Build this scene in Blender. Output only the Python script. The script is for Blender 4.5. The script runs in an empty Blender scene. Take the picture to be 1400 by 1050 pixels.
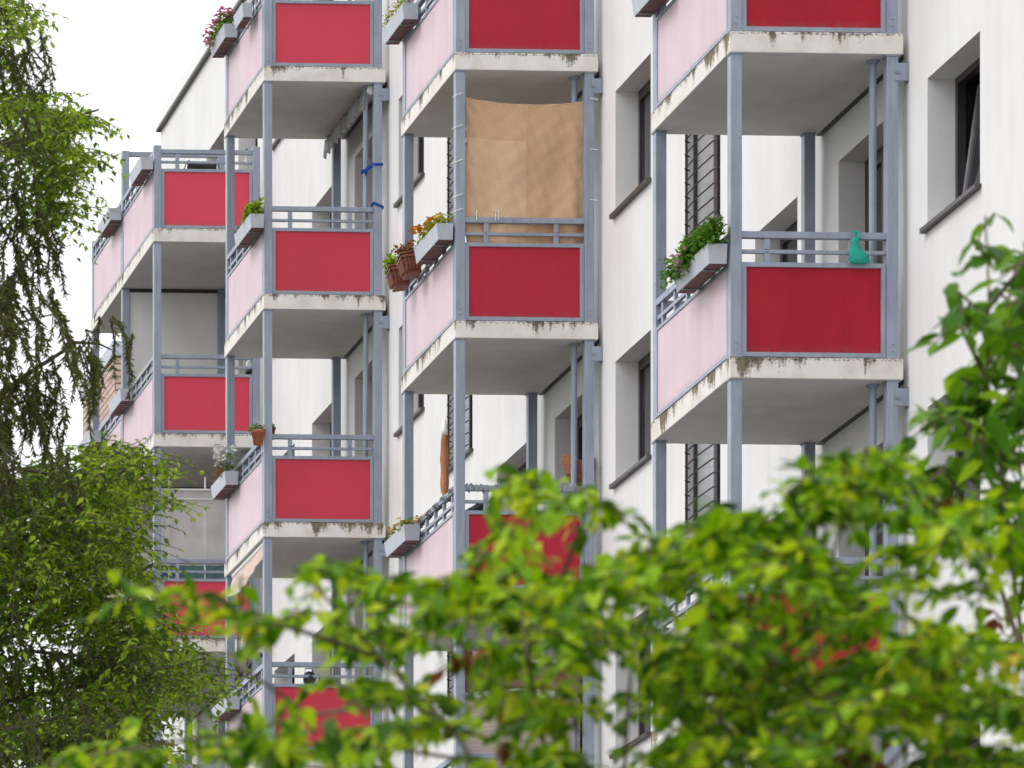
import bpy, math, random
from mathutils import Vector, Matrix
R = math.radians
scene = bpy.context.scene
col = scene.collection
rng = random.Random(7)

# ------------------------------------------------------------------ camera model (photo size 1400 x 1050)
F, CX, YH, PSI = 7200.0, -788.6, 2280.3, 0.0469
SP, CP = math.sin(PSI), math.cos(PSI)
CAMZ = 1.6
XO, DEP, LEN, LEN2, TH = 13.337, 1.514, 2.432, 4.957, 0.182   # balcony outer plane, depth, length, double length, slab
ZA, ST = 14.067 + CAMZ, 2.8                                    # slab top of level 0, storey
YC = {4: 44.675, 3: 54.409, 2: 64.096, 1: 71.39}               # first corner of each balcony column
XF = XO + DEP + 0.05                                           # facade plane

def ray(px, py):
    r = (px - CX) / F
    return Vector((SP + r * CP, CP - r * SP, (YH - py) / F))
def at_x(px, py, X):
    d = ray(px, py); d *= X / d.x; d.z += CAMZ; return d
def at_y(px, py, Y):
    d = ray(px, py); d *= Y / d.y; d.z += CAMZ; return d
def at_d(px, py, D):
    d = ray(px, py) * D; d.z += CAMZ; return d
def proj(p):
    d = p[0] * SP + p[1] * CP
    return CX + F * (p[0] * CP - p[1] * SP) / d, YH - F * (p[2] - CAMZ) / d

# ------------------------------------------------------------------ materials
def new_mat(name):
    m = bpy.data.materials.new(name); m.use_nodes = True
    nt = m.node_tree
    return m, nt, nt.nodes['Principled BSDF'], nt.nodes.new, nt.links.new
def coords(N, Lk, scale=(1, 1, 1), rand=True):
    tc = N('ShaderNodeTexCoord'); mp = N('ShaderNodeMapping'); mp.inputs['Scale'].default_value = scale
    if rand:
        oi = N('ShaderNodeObjectInfo'); ml = N('ShaderNodeVectorMath'); ml.operation = 'SCALE'
        ml.inputs[0].default_value = (13.7, 7.3, 9.1); Lk(oi.outputs['Random'], ml.inputs['Scale'])
        ad = N('ShaderNodeVectorMath'); Lk(tc.outputs['Object'], ad.inputs[0]); Lk(ml.outputs[0], ad.inputs[1])
        Lk(ad.outputs[0], mp.inputs['Vector'])
    else:
        Lk(tc.outputs['Object'], mp.inputs['Vector'])
    return tc, mp
def noise(N, Lk, vec, scale, detail=4, rough=.55):
    n = N('ShaderNodeTexNoise'); n.inputs['Scale'].default_value = scale
    n.inputs['Detail'].default_value = detail; n.inputs['Roughness'].default_value = rough
    Lk(vec, n.inputs['Vector']); return n.outputs['Fac']
def ramp(N, Lk, fac, stops):
    r = N('ShaderNodeValToRGB'); e = r.color_ramp.elements
    while len(e) < len(stops): e.new(.5)
    for k, (p, c) in enumerate(stops):
        e[k].position = p; e[k].color = (*c, 1) if len(c) == 3 else c
    Lk(fac, r.inputs['Fac']); return r.outputs['Color']
def mix(N, Lk, fac, a, b, mode='MIX'):
    m = N('ShaderNodeMix'); m.data_type = 'RGBA'; m.blend_type = mode
    for s, v in ((0, fac), (6, a), (7, b)):
        if isinstance(v, (int, float)): m.inputs[s].default_value = v
        elif isinstance(v, tuple): m.inputs[s].default_value = (*v, 1)
        else: Lk(v, m.inputs[s])
    return m.outputs[2]
def math_(N, Lk, op, a, b=None, clamp=False):
    m = N('ShaderNodeMath'); m.operation = op; m.use_clamp = clamp
    for s, v in ((0, a), (1, b)):
        if v is None: continue
        if isinstance(v, (int, float)): m.inputs[s].default_value = v
        else: Lk(v, m.inputs[s])
    return m.outputs[0]
def bump(N, Lk, b, h, strength, dist=.01):
    n = N('ShaderNodeBump'); n.inputs['Strength'].default_value = strength; n.inputs['Distance'].default_value = dist
    Lk(h, n.inputs['Height']); Lk(n.outputs['Normal'], b.inputs['Normal'])

def simple(name, c, rough=.5, var=.12, scale=6, metal=0, bmp=0, spec=.5, stretch=(1, 1, 1)):
    m, nt, b, N, Lk = new_mat(name)
    tc, mp = coords(N, Lk, stretch)
    n = noise(N, Lk, mp.outputs[0], scale)
    lo = tuple(x * (1 - var) for x in c); hi = tuple(min(1, x * (1 + var)) for x in c)
    Lk(ramp(N, Lk, n, [(.3, lo), (.7, hi)]), b.inputs['Base Color'])
    b.inputs['Roughness'].default_value = rough; b.inputs['Metallic'].default_value = metal
    b.inputs['Specular IOR Level'].default_value = spec
    if bmp: bump(N, Lk, b, noise(N, Lk, mp.outputs[0], scale * 8), bmp)
    return m

def stucco():
    m, nt, b, N, Lk = new_mat('white_stucco')
    tc, mp = coords(N, Lk, (1, 1, 1), False)
    st = N('ShaderNodeMapping'); st.inputs['Scale'].default_value = (3, 3, .25); Lk(tc.outputs['Object'], st.inputs[0])
    a = ramp(N, Lk, noise(N, Lk, mp.outputs[0], .9, 5), [(.3, (.72, .715, .715)), (.7, (.79, .79, .795))])
    s = ramp(N, Lk, noise(N, Lk, st.outputs[0], 1.6, 5), [(.36, (.955, .95, .94)), (.6, (1, 1, 1))])
    g = ramp(N, Lk, noise(N, Lk, mp.outputs[0], 90, 2), [(.3, (.95, .95, .95)), (.7, (1, 1, 1))])
    c = mix(N, Lk, 1.0, mix(N, Lk, 1.0, a, s, 'MULTIPLY'), g, 'MULTIPLY')
    Lk(c, b.inputs['Base Color']); b.inputs['Roughness'].default_value = .9; b.inputs['Specular IOR Level'].default_value = .2
    bump(N, Lk, b, noise(N, Lk, mp.outputs[0], 120, 3), .35, .004)
    return m

def concrete():
    m, nt, b, N, Lk = new_mat('weathered_slab')
    tc, mp = coords(N, Lk)
    st = N('ShaderNodeMapping'); st.inputs['Scale'].default_value = (1, 1, .11); Lk(mp.outputs[0], st.inputs[0])
    sep = N('ShaderNodeSeparateXYZ'); Lk(tc.outputs['Object'], sep.inputs[0])
    up = N('ShaderNodeMapRange'); Lk(sep.outputs['Z'], up.inputs['Value'])
    up.inputs['From Min'].default_value = -.182; up.inputs['From Max'].default_value = 0
    base = ramp(N, Lk, noise(N, Lk, mp.outputs[0], 5, 6), [(.3, (.62, .585, .53)), (.5, (.72, .695, .65)), (.7, (.77, .75, .715))])
    streak = noise(N, Lk, st.outputs[0], 7, 5, .65)
    patch = noise(N, Lk, st.outputs[0], 2.4, 3, .5)
    fine = noise(N, Lk, mp.outputs[0], 38, 4, .7)
    v = math_(N, Lk, 'ADD', streak, math_(N, Lk, 'MULTIPLY', math_(N, Lk, 'SUBTRACT', patch, .5), .9))
    v = math_(N, Lk, 'ADD', v, math_(N, Lk, 'MULTIPLY', math_(N, Lk, 'SUBTRACT', fine, .5), .32))
    v = math_(N, Lk, 'ADD', v, math_(N, Lk, 'MULTIPLY', math_(N, Lk, 'SUBTRACT', up.outputs[0], .7), .22))
    grime = ramp(N, Lk, v, [(.505, (0, 0, 0)), (.61, (.9, .9, .9))])
    mcol = ramp(N, Lk, noise(N, Lk, mp.outputs[0], 11, 3), [(.38, (.045, .032, .02)), (.52, (.13, .095, .055)), (.68, (.12, .115, .03))])
    c = mix(N, Lk, grime, base, mcol)
    # rusty drip line along the top edge
    e = math_(N, Lk, 'MULTIPLY', math_(N, Lk, 'GREATER_THAN', up.outputs[0], .86), ramp(N, Lk, fine, [(.45, (0, 0, 0)), (.6, (.8, .8, .8))]))
    c = mix(N, Lk, e, c, (.10, .075, .04))
    Lk(c, b.inputs['Base Color']); b.inputs['Roughness'].default_value = .88; b.inputs['Specular IOR Level'].default_value = .25
    bump(N, Lk, b, noise(N, Lk, mp.outputs[0], 60, 4), .3, .004)
    return m

def panel(name, c, var, rough, streaks, haze_col=None):
    m, nt, b, N, Lk = new_mat(name)
    tc, mp = coords(N, Lk)
    st = N('ShaderNodeMapping'); st.inputs['Scale'].default_value = (1, 1, .08); Lk(mp.outputs[0], st.inputs[0])
    n = noise(N, Lk, mp.outputs[0], 1.6, 4); s = noise(N, Lk, st.outputs[0], 5, 5, .6)
    a = ramp(N, Lk, n, [(.3, tuple(x * (1 - var) for x in c)), (.7, tuple(min(1, x * (1 + var)) for x in c))])
    d = ramp(N, Lk, s, [(.35, tuple(1 - streaks * k for k in (.6, 1.2, 1.0))), (.58, (1, 1, 1))])
    c2 = mix(N, Lk, 1.0, a, d, 'MULTIPLY')
    sp = N('ShaderNodeSeparateXYZ'); Lk(tc.outputs['Object'], sp.inputs[0])
    low = N('ShaderNodeMapRange'); Lk(sp.outputs['Z'], low.inputs['Value'])        # splash dirt along the foot of the board
    low.inputs['From Min'].default_value = .05; low.inputs['From Max'].default_value = .12; low.inputs['To Min'].default_value = .4; low.inputs['To Max'].default_value = 0
    dirt = math_(N, Lk, 'MULTIPLY', low.outputs[0], ramp(N, Lk, noise(N, Lk, mp.outputs[0], 14, 4), [(.35, (0, 0, 0)), (.65, (1, 1, 1))]))
    if haze_col:                                                                      # haze and glare painted into the board colour: amount set per board
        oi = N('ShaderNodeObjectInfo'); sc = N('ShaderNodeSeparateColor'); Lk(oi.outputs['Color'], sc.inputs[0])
        c2 = mix(N, Lk, sc.outputs[0], c2, haze_col)
    Lk(mix(N, Lk, dirt, c2, (.16, .12, .10)), b.inputs['Base Color'])
    b.inputs['Roughness'].default_value = rough; b.inputs['Specular IOR Level'].default_value = .2
    return m

def leaf_mat(name, stops, trans=.4, rough=.5):
    m, nt, b, N, Lk = new_mat(name)
    g = N('ShaderNodeNewGeometry')
    tc = N('ShaderNodeTexCoord')
    big = noise(N, Lk, tc.outputs['Object'], 2.2, 2)
    f = math_(N, Lk, 'ADD', math_(N, Lk, 'MULTIPLY', g.outputs['Random Per Island'], .72), math_(N, Lk, 'MULTIPLY', big, .4))
    c = ramp(N, Lk, math_(N, Lk, 'SUBTRACT', f, .06), stops)
    Lk(c, b.inputs['Base Color']); b.inputs['Roughness'].default_value = rough; b.inputs['Specular IOR Level'].default_value = .18
    t = N('ShaderNodeBsdfTranslucent')
    Lk(mix(N, Lk, 1.0, c, (1.25, 1.15, .55), 'MULTIPLY'), t.inputs['Color'])
    ms = N('ShaderNodeMixShader'); ms.inputs[0].default_value = trans
    out = nt.nodes['Material Output']
    Lk(b.outputs[0], ms.inputs[1]); Lk(t.outputs[0], ms.inputs[2]); Lk(ms.outputs[0], out.inputs['Surface'])
    return m

def cloth_mat(name, c, trans=.25, weave=160, see=0.0, var=.1):
    m, nt, b, N, Lk = new_mat(name)
    tc, mp = coords(N, Lk, rand=False)
    n = noise(N, Lk, mp.outputs[0], 3, 5)
    lo = tuple(x * (1 - var) for x in c); hi = tuple(min(1, x * (1 + var)) for x in c)
    k = ramp(N, Lk, n, [(.3, lo), (.7, hi)])
    w1 = N('ShaderNodeTexNoise'); w1.inputs['Scale'].default_value = weave; Lk(mp.outputs[0], w1.inputs['Vector'])
    k = mix(N, Lk, 1.0, k, ramp(N, Lk, w1.outputs['Fac'], [(.3, (.82, .82, .82)), (.7, (1, 1, 1))]), 'MULTIPLY')
    Lk(k, b.inputs['Base Color']); b.inputs['Roughness'].default_value = .95; b.inputs['Specular IOR Level'].default_value = .1
    bump(N, Lk, b, w1.outputs['Fac'], .3, .003)
    t = N('ShaderNodeBsdfTranslucent'); Lk(k, t.inputs['Color'])
    ms = N('ShaderNodeMixShader'); ms.inputs[0].default_value = trans
    Lk(b.outputs[0], ms.inputs[1]); Lk(t.outputs[0], ms.inputs[2]); last = ms.outputs[0]
    if see:
        tr = N('ShaderNodeBsdfTransparent'); m2 = N('ShaderNodeMixShader'); m2.inputs[0].default_value = see
        Lk(last, m2.inputs[1]); Lk(tr.outputs[0], m2.inputs[2]); last = m2.outputs[0]
    Lk(last, nt.nodes['Material Output'].inputs['Surface'])
    return m

def metal_mat():
    m, nt, b, N, Lk = new_mat('blue_grey_paint')
    tc, mp = coords(N, Lk)
    a = ramp(N, Lk, noise(N, Lk, mp.outputs[0], 3, 5), [(.3, (.255, .295, .37)), (.7, (.31, .35, .43))])
    st = N('ShaderNodeMapping'); st.inputs['Scale'].default_value = (1, 1, .12); Lk(mp.outputs[0], st.inputs[0])
    a = mix(N, Lk, 1.0, a, ramp(N, Lk, noise(N, Lk, st.outputs[0], 22, 4), [(.35, (.86, .86, .87)), (.6, (1, 1, 1))]), 'MULTIPLY')
    r = ramp(N, Lk, noise(N, Lk, mp.outputs[0], 19, 6, .7), [(.66, (0, 0, 0)), (.72, (.8, .8, .8))])
    Lk(mix(N, Lk, r, a, (.16, .085, .05)), b.inputs['Base Color'])
    Lk(ramp(N, Lk, noise(N, Lk, mp.outputs[0], 8, 3), [(.3, (.34, .34, .34)), (.7, (.52, .52, .52))]), b.inputs['Roughness'])
    return m

def glass_mat():
    m, nt, b, N, Lk = new_mat('window_glass')
    tc, mp = coords(N, Lk)
    n = noise(N, Lk, mp.outputs[0], 1.4, 3)
    Lk(ramp(N, Lk, n, [(.35, (.012, .013, .016)), (.7, (.05, .052, .058))]), b.inputs['Base Color'])
    b.inputs['Roughness'].default_value = .04; b.inputs['IOR'].default_value = 1.5
    return m

def brick_mat():
    m, nt, b, N, Lk = new_mat('pale_brick')
    tc, mp = coords(N, Lk, rand=False)
    sw = N('ShaderNodeSeparateXYZ'); Lk(tc.outputs['Object'], sw.inputs[0])
    cb = N('ShaderNodeCombineXYZ'); Lk(math_(N, Lk, 'ADD', sw.outputs['X'], sw.outputs['Y']), cb.inputs[0]); Lk(sw.outputs['Z'], cb.inputs[1])
    br = N('ShaderNodeTexBrick'); Lk(cb.outputs[0], br.inputs['Vector']); br.inputs['Scale'].default_value = 1
    br.inputs['Color1'].default_value = (.50, .36, .32, 1); br.inputs['Color2'].default_value = (.56, .44, .40, 1)
    br.inputs['Mortar'].default_value = (.22, .12, .10, 1); br.inputs['Brick Width'].default_value = .7; br.inputs['Row Height'].default_value = .14
    br.inputs['Mortar Size'].default_value = .02
    Lk(br.outputs['Color'], b.inputs['Base Color']); b.inputs['Roughness'].default_value = .9
    return m

def grass_mat():
    m, nt, b, N, Lk = new_mat('lawn')
    tc, mp = coords(N, Lk, rand=False)
    Lk(ramp(N, Lk, noise(N, Lk, mp.outputs[0], .6, 8), [(.3, (.05, .06, .03)), (.7, (.09, .10, .05))]), b.inputs['Base Color'])
    b.inputs['Roughness'].default_value = 1
    return m

M = dict(
    wall=stucco(), slab=concrete(),
    soffit=simple('grey_soffit', (.64, .62, .595), .9, .07, 3, bmp=.15, spec=.2),
    metal=metal_mat(),
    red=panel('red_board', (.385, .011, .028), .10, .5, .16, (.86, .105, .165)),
    pink=panel('pale_pink_board', (.63, .495, .54), .05, .45, .075),
    white=simple('white_paint', (.74, .74, .73), .5, .05, 8),
    light=simple('pale_grey_board', (.74, .74, .73), .7, .05, 2),
    frame=simple('dark_frame', (.035, .03, .032), .4, .15, 9),
    glass=glass_mat(),
    frost=simple('frosted_pane', (.40, .41, .43), .15, .08, 2),
    sill=simple('dark_sill', (.06, .055, .055), .4, .2, 9),
    zinc=simple('zinc_trim', (.22, .22, .23), .45, .15, 6),
    trough=simple('grey_planter', (.44, .47, .53), .5, .06, 7),
    soil=simple('dark_soil', (.05, .035, .025), 1, .3, 60, bmp=.6),
    maroon=simple('maroon_base', (.17, .085, .085), .7, .15, 12),
    terracotta=simple('terracotta', (.42, .13, .06), .75, .15, 14),
    brownpot=simple('brown_planter', (.20, .065, .035), .5, .2, 14),
    black=simple('black_plastic', (.016, .016, .02), .45, .2, 10),
    dark=simple('dark_cord', (.03, .03, .035), .7, .2, 10),
    blue=cloth_mat('blue_band', (.02, .08, .38), .2),
    teal=cloth_mat('teal_film', (.08, .62, .50), .5),
    tealcloth=cloth_mat('teal_cloth', (.22, .36, .38), .2),
    burlap=cloth_mat('tan_burlap', (.78, .52, .325), .25, 110, var=.05),
    burlap_patch=cloth_mat('tan_burlap_patch', (.85, .60, .395), .25, 110, var=.05),
    mesh=cloth_mat('grey_mesh', (.80, .775, .77), .4, 260, .2),
    peach=cloth_mat('peach_canvas', (.86, .68, .60), .25),
    valance=cloth_mat('striped_canvas', (.52, .53, .53), .3),
    orange=cloth_mat('rust_canvas', (.52, .24, .12), .2, 30, var=.45),
    wrap=cloth_mat('silver_wrap', (.33, .33, .36), .1, 60, var=.6),
    brown=cloth_mat('brown_canvas', (.24, .15, .12), .2),
    reed=simple('reed_screen', (.52, .43, .38), .9, .2, 5, stretch=(1, 1, 14)),
    wicker=simple('wicker', (.38, .16, .09), .85, .35, 40, bmp=.5),
    brick=brick_mat(), lawn=grass_mat(),
    paving=simple('paving', (.13, .127, .125), .9, .12, 2, bmp=.2),
    bark=simple('bark', (.085, .065, .05), .95, .35, 20, bmp=.7, stretch=(1, 1, .3)),
    twig=simple('twig_bark', (.11, .075, .05), .9, .3, 30),
    leaf_box=leaf_mat('box_leaf', [(0, (.05, .12, .02)), (.5, (.10, .24, .035)), (1, (.18, .34, .06))]),
    leaf_lime=leaf_mat('lime_leaf', [(0, (.13, .24, .02)), (.5, (.24, .38, .035)), (1, (.36, .48, .07))]),
    leaf_dry=leaf_mat('dry_leaf', [(0, (.16, .07, .05)), (.5, (.26, .12, .08)), (1, (.30, .2, .13))]),
    leaf_grey=leaf_mat('grey_leaf', [(0, (.09, .15, .09)), (.5, (.17, .24, .15)), (1, (.3, .36, .24))]),
    fl_pink=simple('pink_petal', (.78, .27, .50), .7, .3, 30), fl_pale=simple('pale_petal', (.72, .48, .55), .7, .15, 30),
    fl_white=simple('white_petal', (.8, .8, .77), .7, .05, 30), fl_yellow=simple('yellow_petal', (.78, .56, .03), .7, .15, 30),
    fl_orange=simple('orange_petal', (.8, .3, .02), .7, .25, 30),
    leaf_bush=leaf_mat('dogwood_leaf', [(0, (.013, .04, .002)), (.25, (.044, .125, .003)), (.49, (.13, .29, .005)), (.70, (.29, .48, .010)), (.87, (.48, .58, .025)), (.93, (.58, .36, .05)), (1, (.42, .15, .04))], .42),
    leaf_big=leaf_mat('broad_leaf', [(0, (.022, .07, .008)), (.4, (.06, .17, .010)), (.75, (.15, .31, .016)), (1, (.32, .47, .03))], .5, .4),
    leaf_rust=leaf_mat('withered_leaf', [(0, (.08, .02, .01)), (.5, (.16, .05, .02)), (1, (.26, .10, .03))], .3),
    leaf_horn=leaf_mat('hornbeam_leaf', [(0, (.04, .08, .010)), (.3, (.09, .18, .014)), (.6, (.22, .37, .03)), (1, (.44, .58, .075))], .52),
    leaf_far=leaf_mat('far_leaf', [(0, (.05, .08, .035)), (.5, (.10, .14, .06)), (1, (.18, .21, .09))], .3),
    needle=leaf_mat('conifer_needle', [(0, (.04, .03, .015)), (.3, (.075, .078, .026)), (.65, (.12, .165, .036)), (1, (.21, .23, .075))], .35, .7),
)

# ------------------------------------------------------------------ mesh builder
class MB:
    def __init__(s): s.v = []; s.f = []; s.mi = []
    def box(s, x0, x1, y0, y1, z0, z1, mi=0, bottom=None):
        b = len(s.v)
        s.v += [(x, y, z) for z in (z0, z1) for y in (y0, y1) for x in (x0, x1)]
        for k, q in enumerate(((0, 2, 3, 1), (4, 5, 7, 6), (0, 1, 5, 4), (2, 6, 7, 3), (0, 4, 6, 2), (1, 3, 7, 5))):
            s.f.append(tuple(b + i for i in q)); s.mi.append(bottom if (k == 0 and bottom is not None) else mi)
        return s
    def hexa(s, lo, hi, mi=0, cap=True):           # two quads (4 points each) joined
        b = len(s.v); s.v += [tuple(p) for p in lo] + [tuple(p) for p in hi]
        fs = [(3, 2, 1, 0)] + ([(4, 5, 6, 7)] if cap else []) + [(i, (i + 1) % 4, 4 + (i + 1) % 4, 4 + i) for i in range(4)]
        for q in fs: s.f.append(tuple(b + i for i in q)); s.mi.append(mi)
        return s
    def tube(s, pts, r, n=8, mi=0, cap=True):
        pts = [Vector(p) for p in pts]; rs = r if isinstance(r, (list, tuple)) else [r] * len(pts)
        rings = []
        for i, p in enumerate(pts):
            t = (pts[min(i + 1, len(pts) - 1)] - pts[max(i - 1, 0)])
            t = t.normalized() if t.length > 1e-9 else Vector((0, 0, 1))
            u = t.cross(Vector((0, 0, 1)) if abs(t.z) < .9 else Vector((1, 0, 0))).normalized(); w = t.cross(u)
            b = len(s.v)
            for k in range(n):
                a = 2 * math.pi * k / n
                s.v.append(tuple(p + (u * math.cos(a) + w * math.sin(a)) * rs[i]))
            rings.append(b)
        for a, b in zip(rings, rings[1:]):
            for k in range(n):
                s.f.append((a + k, a + (k + 1) % n, b + (k + 1) % n, b + k)); s.mi.append(mi)
        if cap:
            s.f.append(tuple(rings[0] + k for k in reversed(range(n)))); s.mi.append(mi)
            s.f.append(tuple(rings[-1] + k for k in range(n))); s.mi.append(mi)
        return s
    def lathe(s, c, prof, n=16, mi=0):
        rings = []
        for r, z in prof:
            b = len(s.v)
            for k in range(n):
                a = 2 * math.pi * k / n
                s.v.append((c[0] + r * math.cos(a), c[1] + r * math.sin(a), c[2] + z))
            rings.append(b)
        for a, b in zip(rings, rings[1:]):
            for k in range(n):
                s.f.append((a + k, a + (k + 1) % n, b + (k + 1) % n, b + k)); s.mi.append(mi)
        s.f.append(tuple(rings[0] + k for k in reversed(range(n)))); s.mi.append(mi)
        s.f.append(tuple(rings[-1] + k for k in range(n))); s.mi.append(mi)
        return s
    def grid(s, nu, nv, fn, mi=0, mf=None):
        b = len(s.v)
        for j in range(nv + 1):
            for i in range(nu + 1): s.v.append(tuple(fn(i / nu, j / nv)))
        for j in range(nv):
            for i in range(nu):
                a = b + j * (nu + 1) + i
                s.f.append((a, a + 1, a + nu + 2, a + nu + 1)); s.mi.append(mf((i + .5) / nu, (j + .5) / nv) if mf else mi)
        return s
    def poly(s, pts, mi=0):
        b = len(s.v); s.v += [tuple(p) for p in pts]; s.f.append(tuple(range(b, b + len(pts)))); s.mi.append(mi); return s
    def leaf(s, p, d, up, L, W, fold=.25, droop=.25, mi=0, fine=False):
        """one leaf: base p, direction d, face normal up"""
        d = Vector(d).normalized(); up = Vector(up); sd = d.cross(up)
        if sd.length < 1e-4: sd = d.cross(Vector((.3, .8, .5)))
        sd.normalize(); nn = sd.cross(d)
        st = ((0, .06), (.22, .42), (.5, .5), (.78, .27), (1, 0)) if fine else ((0, 0), (.45, .5), (1, 0))
        b = len(s.v); rows = []
        for t, w in st:
            c = Vector(p) + d * (L * t) - nn * (droop * L * t * t)
            if w == 0: rows.append((len(s.v),)); s.v.append(tuple(c)); continue
            rows.append((len(s.v), len(s.v) + 1, len(s.v) + 2))
            for q in (-1, 0, 1):
                s.v.append(tuple(c + sd * (q * w * W) + nn * (abs(q) * fold * w * W)))
        for a, c in zip(rows, rows[1:]):
            for q in (0, 1):
                A = (a[q], a[q + 1]) if len(a) == 3 else (a[0],)
                B = (c[q + 1], c[q]) if len(c) == 3 else (c[0],)
                s.f.append(A + B); s.mi.append(mi)
        return s
    def add(s, o):
        b = len(s.v); s.v += o.v; s.f += [tuple(b + i for i in q) for q in o.f]; s.mi += o.mi; return s
    def blade(s, p, d, sd, L, W):
        b = len(s.v); a = sd * (W / 2); e = p + d * L
        s.v += [tuple(p - a), tuple(p + a), tuple(e + a * .5), tuple(e - a * .5)]; s.f.append((b, b + 1, b + 2, b + 3)); s.mi.append(0)
    def build(s, name, mats, parent=None, origin=None, smooth=False):
        me = bpy.data.meshes.new(name)
        o3 = Vector(origin) if origin is not None else Vector((0, 0, 0))
        me.from_pydata([(a - o3.x, b - o3.y, c - o3.z) for a, b, c in s.v], [], s.f)
        for m in (mats if isinstance(mats, (list, tuple)) else [mats]): me.materials.append(m)
        me.polygons.foreach_set('material_index', s.mi)
        if smooth: me.polygons.foreach_set('use_smooth', [True] * len(s.f))
        me.update()
        o = bpy.data.objects.new(name, me); col.objects.link(o)
        if parent is not None: o.parent = parent
        elif origin is not None: o.location = o3
        return o

def tag(o, label=None, cat=None, group=None, kind=None):
    if label: o['label'] = label
    if cat: o['category'] = cat
    if group: o['group'] = group
    if kind: o['kind'] = kind
    return o
def thing(name, loc, label, cat, group=None):
    o = bpy.data.objects.new(name, None); o.empty_display_size = .2; col.objects.link(o); o.location = loc
    return tag(o, label, cat, group)
def copy_tree(o, parent=None):
    c = o.copy(); col.objects.link(c)
    if parent is not None: c.parent = parent
    for ch in list(o.children): copy_tree(ch, c)
    return c
def add_bevel(o, w, seg=2):
    b = o.modifiers.new('edge', 'BEVEL'); b.width = w; b.segments = seg; b.limit_method = 'ANGLE'; return o
def lev(k): return ZA + ST * k
def in_view(pts, mx=60):
    q = [proj(p) for p in pts]
    return max(a for a, b in q) > -mx and min(a for a, b in q) < 1400 + mx and max(b for a, b in q) > -mx - 40 and min(b for a, b in q) < 1050 + mx

# ------------------------------------------------------------------ ground
g = MB().box(-400, 400, -120, 900, -.3, 0).build('ground', M['lawn'], origin=(0, 0, 0)); tag(g, kind='structure')
p_ = MB().box(-4, XF, -30, 95, .004, .012).build('pavement', M['paving'], origin=(0, 0, 0)); tag(p_, kind='structure')

# ------------------------------------------------------------------ building with windows
YN, YE, DEEP = 24.0, 79.15, 11.0
ROOF = lev(0) + 9.2
bld = thing('apartment_building', (XF, YN, 0), 'white rendered apartment block with dark framed windows set deep behind the balconies', 'building')
holes = []     # (y0, y1, z0, z1, kind)
tilted = None
for k in range(-4, 3):
    for c in (4, 3, 2, 1):
        y = YC[c]
        cand = [(y - 1.78, y - .47, lev(k) + 1.0, lev(k) + 2.27, 'window')]
        if c != 1:
            cand += [(y + 3.13, y + 4.43, lev(k) + 1.0, lev(k) + 2.27, 'window'),
                     (y + .62, y + 1.93, lev(k) + .08, lev(k) + 2.25, 'balcony_door')]
        else:
            cand += [(y + .62, y + 1.93, lev(k) + .08, lev(k) + 2.25, 'balcony_door'),
                     (y + 2.95, y + 4.25, lev(k) + .08, lev(k) + 2.25, 'balcony_door'),
                     (y + 5.5, y + 6.8, lev(k) + 1.0, lev(k) + 2.27, 'window')]
        if c in (3, 4): cand.append((y + 5.55, y + 6.72, lev(k) - .04 + 2.8, lev(k) + 4.0, 'stair_window'))
        if c == 4: cand.append((y - 4.2, y - 3.03, lev(k) - .04 + 2.8, lev(k) + 4.0, 'stair_window'))
        for h in cand:
            if h[3] > ROOF - .3: continue
            if in_view([(XF, h[0], h[2]), (XF, h[1], h[2]), (XF, h[0], h[3]), (XF, h[1], h[3])], 20): holes.append(h)
ys = sorted({0.0, YE - YN} | {round(h[i] - YN, 4) for h in holes for i in (0, 1)})
zs = sorted({0.0, ROOF} | {round(h[i], 4) for h in holes for i in (2, 3)})
w = MB()
def hole_at(y, z):
    return any(h[0] - YN < y < h[1] - YN and h[2] < z < h[3] for h in holes)
idx = {}
def vid(x, y, z):
    k = (round(x, 4), round(y, 4), round(z, 4))
    if k not in idx: idx[k] = len(w.v); w.v.append(k)
    return idx[k]
def quad(*ps): w.f.append(tuple(vid(*p) for p in ps)); w.mi.append(0)
for a, b in zip(ys, ys[1:]):
    for c, d in zip(zs, zs[1:]):
        if not hole_at((a + b) / 2, (c + d) / 2): quad((0, a, c), (0, a, d), (0, b, d), (0, b, c))
RV = .33
def is_tilted(h): return h[4] == 'window' and abs(h[0] - (YC[4] - 1.78)) < .01 and abs(h[2] - lev(-1) - 1) < .01
for h in holes:
    a, b, c, d = h[0] - YN, h[1] - YN, h[2], h[3]
    rv = .14 if h[4] == 'stair_window' else RV
    if is_tilted(h): rv = .75
    for q in (((0, a, c), (0, b, c), (rv, b, c), (rv, a, c)), ((0, a, d), (rv, a, d), (rv, b, d), (0, b, d)),
              ((0, a, c), (rv, a, c), (rv, a, d), (0, a, d)), ((0, b, c), (0, b, d), (rv, b, d), (rv, b, c)),
              ((rv, a, c), (rv, b, c), (rv, b, d), (rv, a, d))):
        w.f.append(tuple(len(w.v) + i for i in range(4))); w.mi.append(0); w.v += list(q)
E_ = YE - YN
for q in (((0, 0, 0), (DEEP, 0, 0), (DEEP, 0, ROOF), (0, 0, ROOF)), ((0, E_, 0), (0, E_, ROOF), (DEEP, E_, ROOF), (DEEP, E_, 0)),
          ((DEEP, 0, 0), (DEEP, E_, 0), (DEEP, E_, ROOF), (DEEP, 0, ROOF)), ((0, 0, ROOF), (DEEP, 0, ROOF), (DEEP, E_, ROOF), (0, E_, ROOF))):
    w.f.append(tuple(len(w.v) + i for i in range(4))); w.mi.append(0); w.v += list(q)
w.build('wall', M['wall'], bld)
rc = MB().box(-.07, .35, -.05, E_ + .05, ROOF + .003, ROOF + .045)
rc.build('roof_coping', M['sill'], bld)
MB().box(-.03, .3, -.02, E_ + .02, ROOF + .048, ROOF + .30).build('roof_fascia', M['white'], bld)

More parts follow.
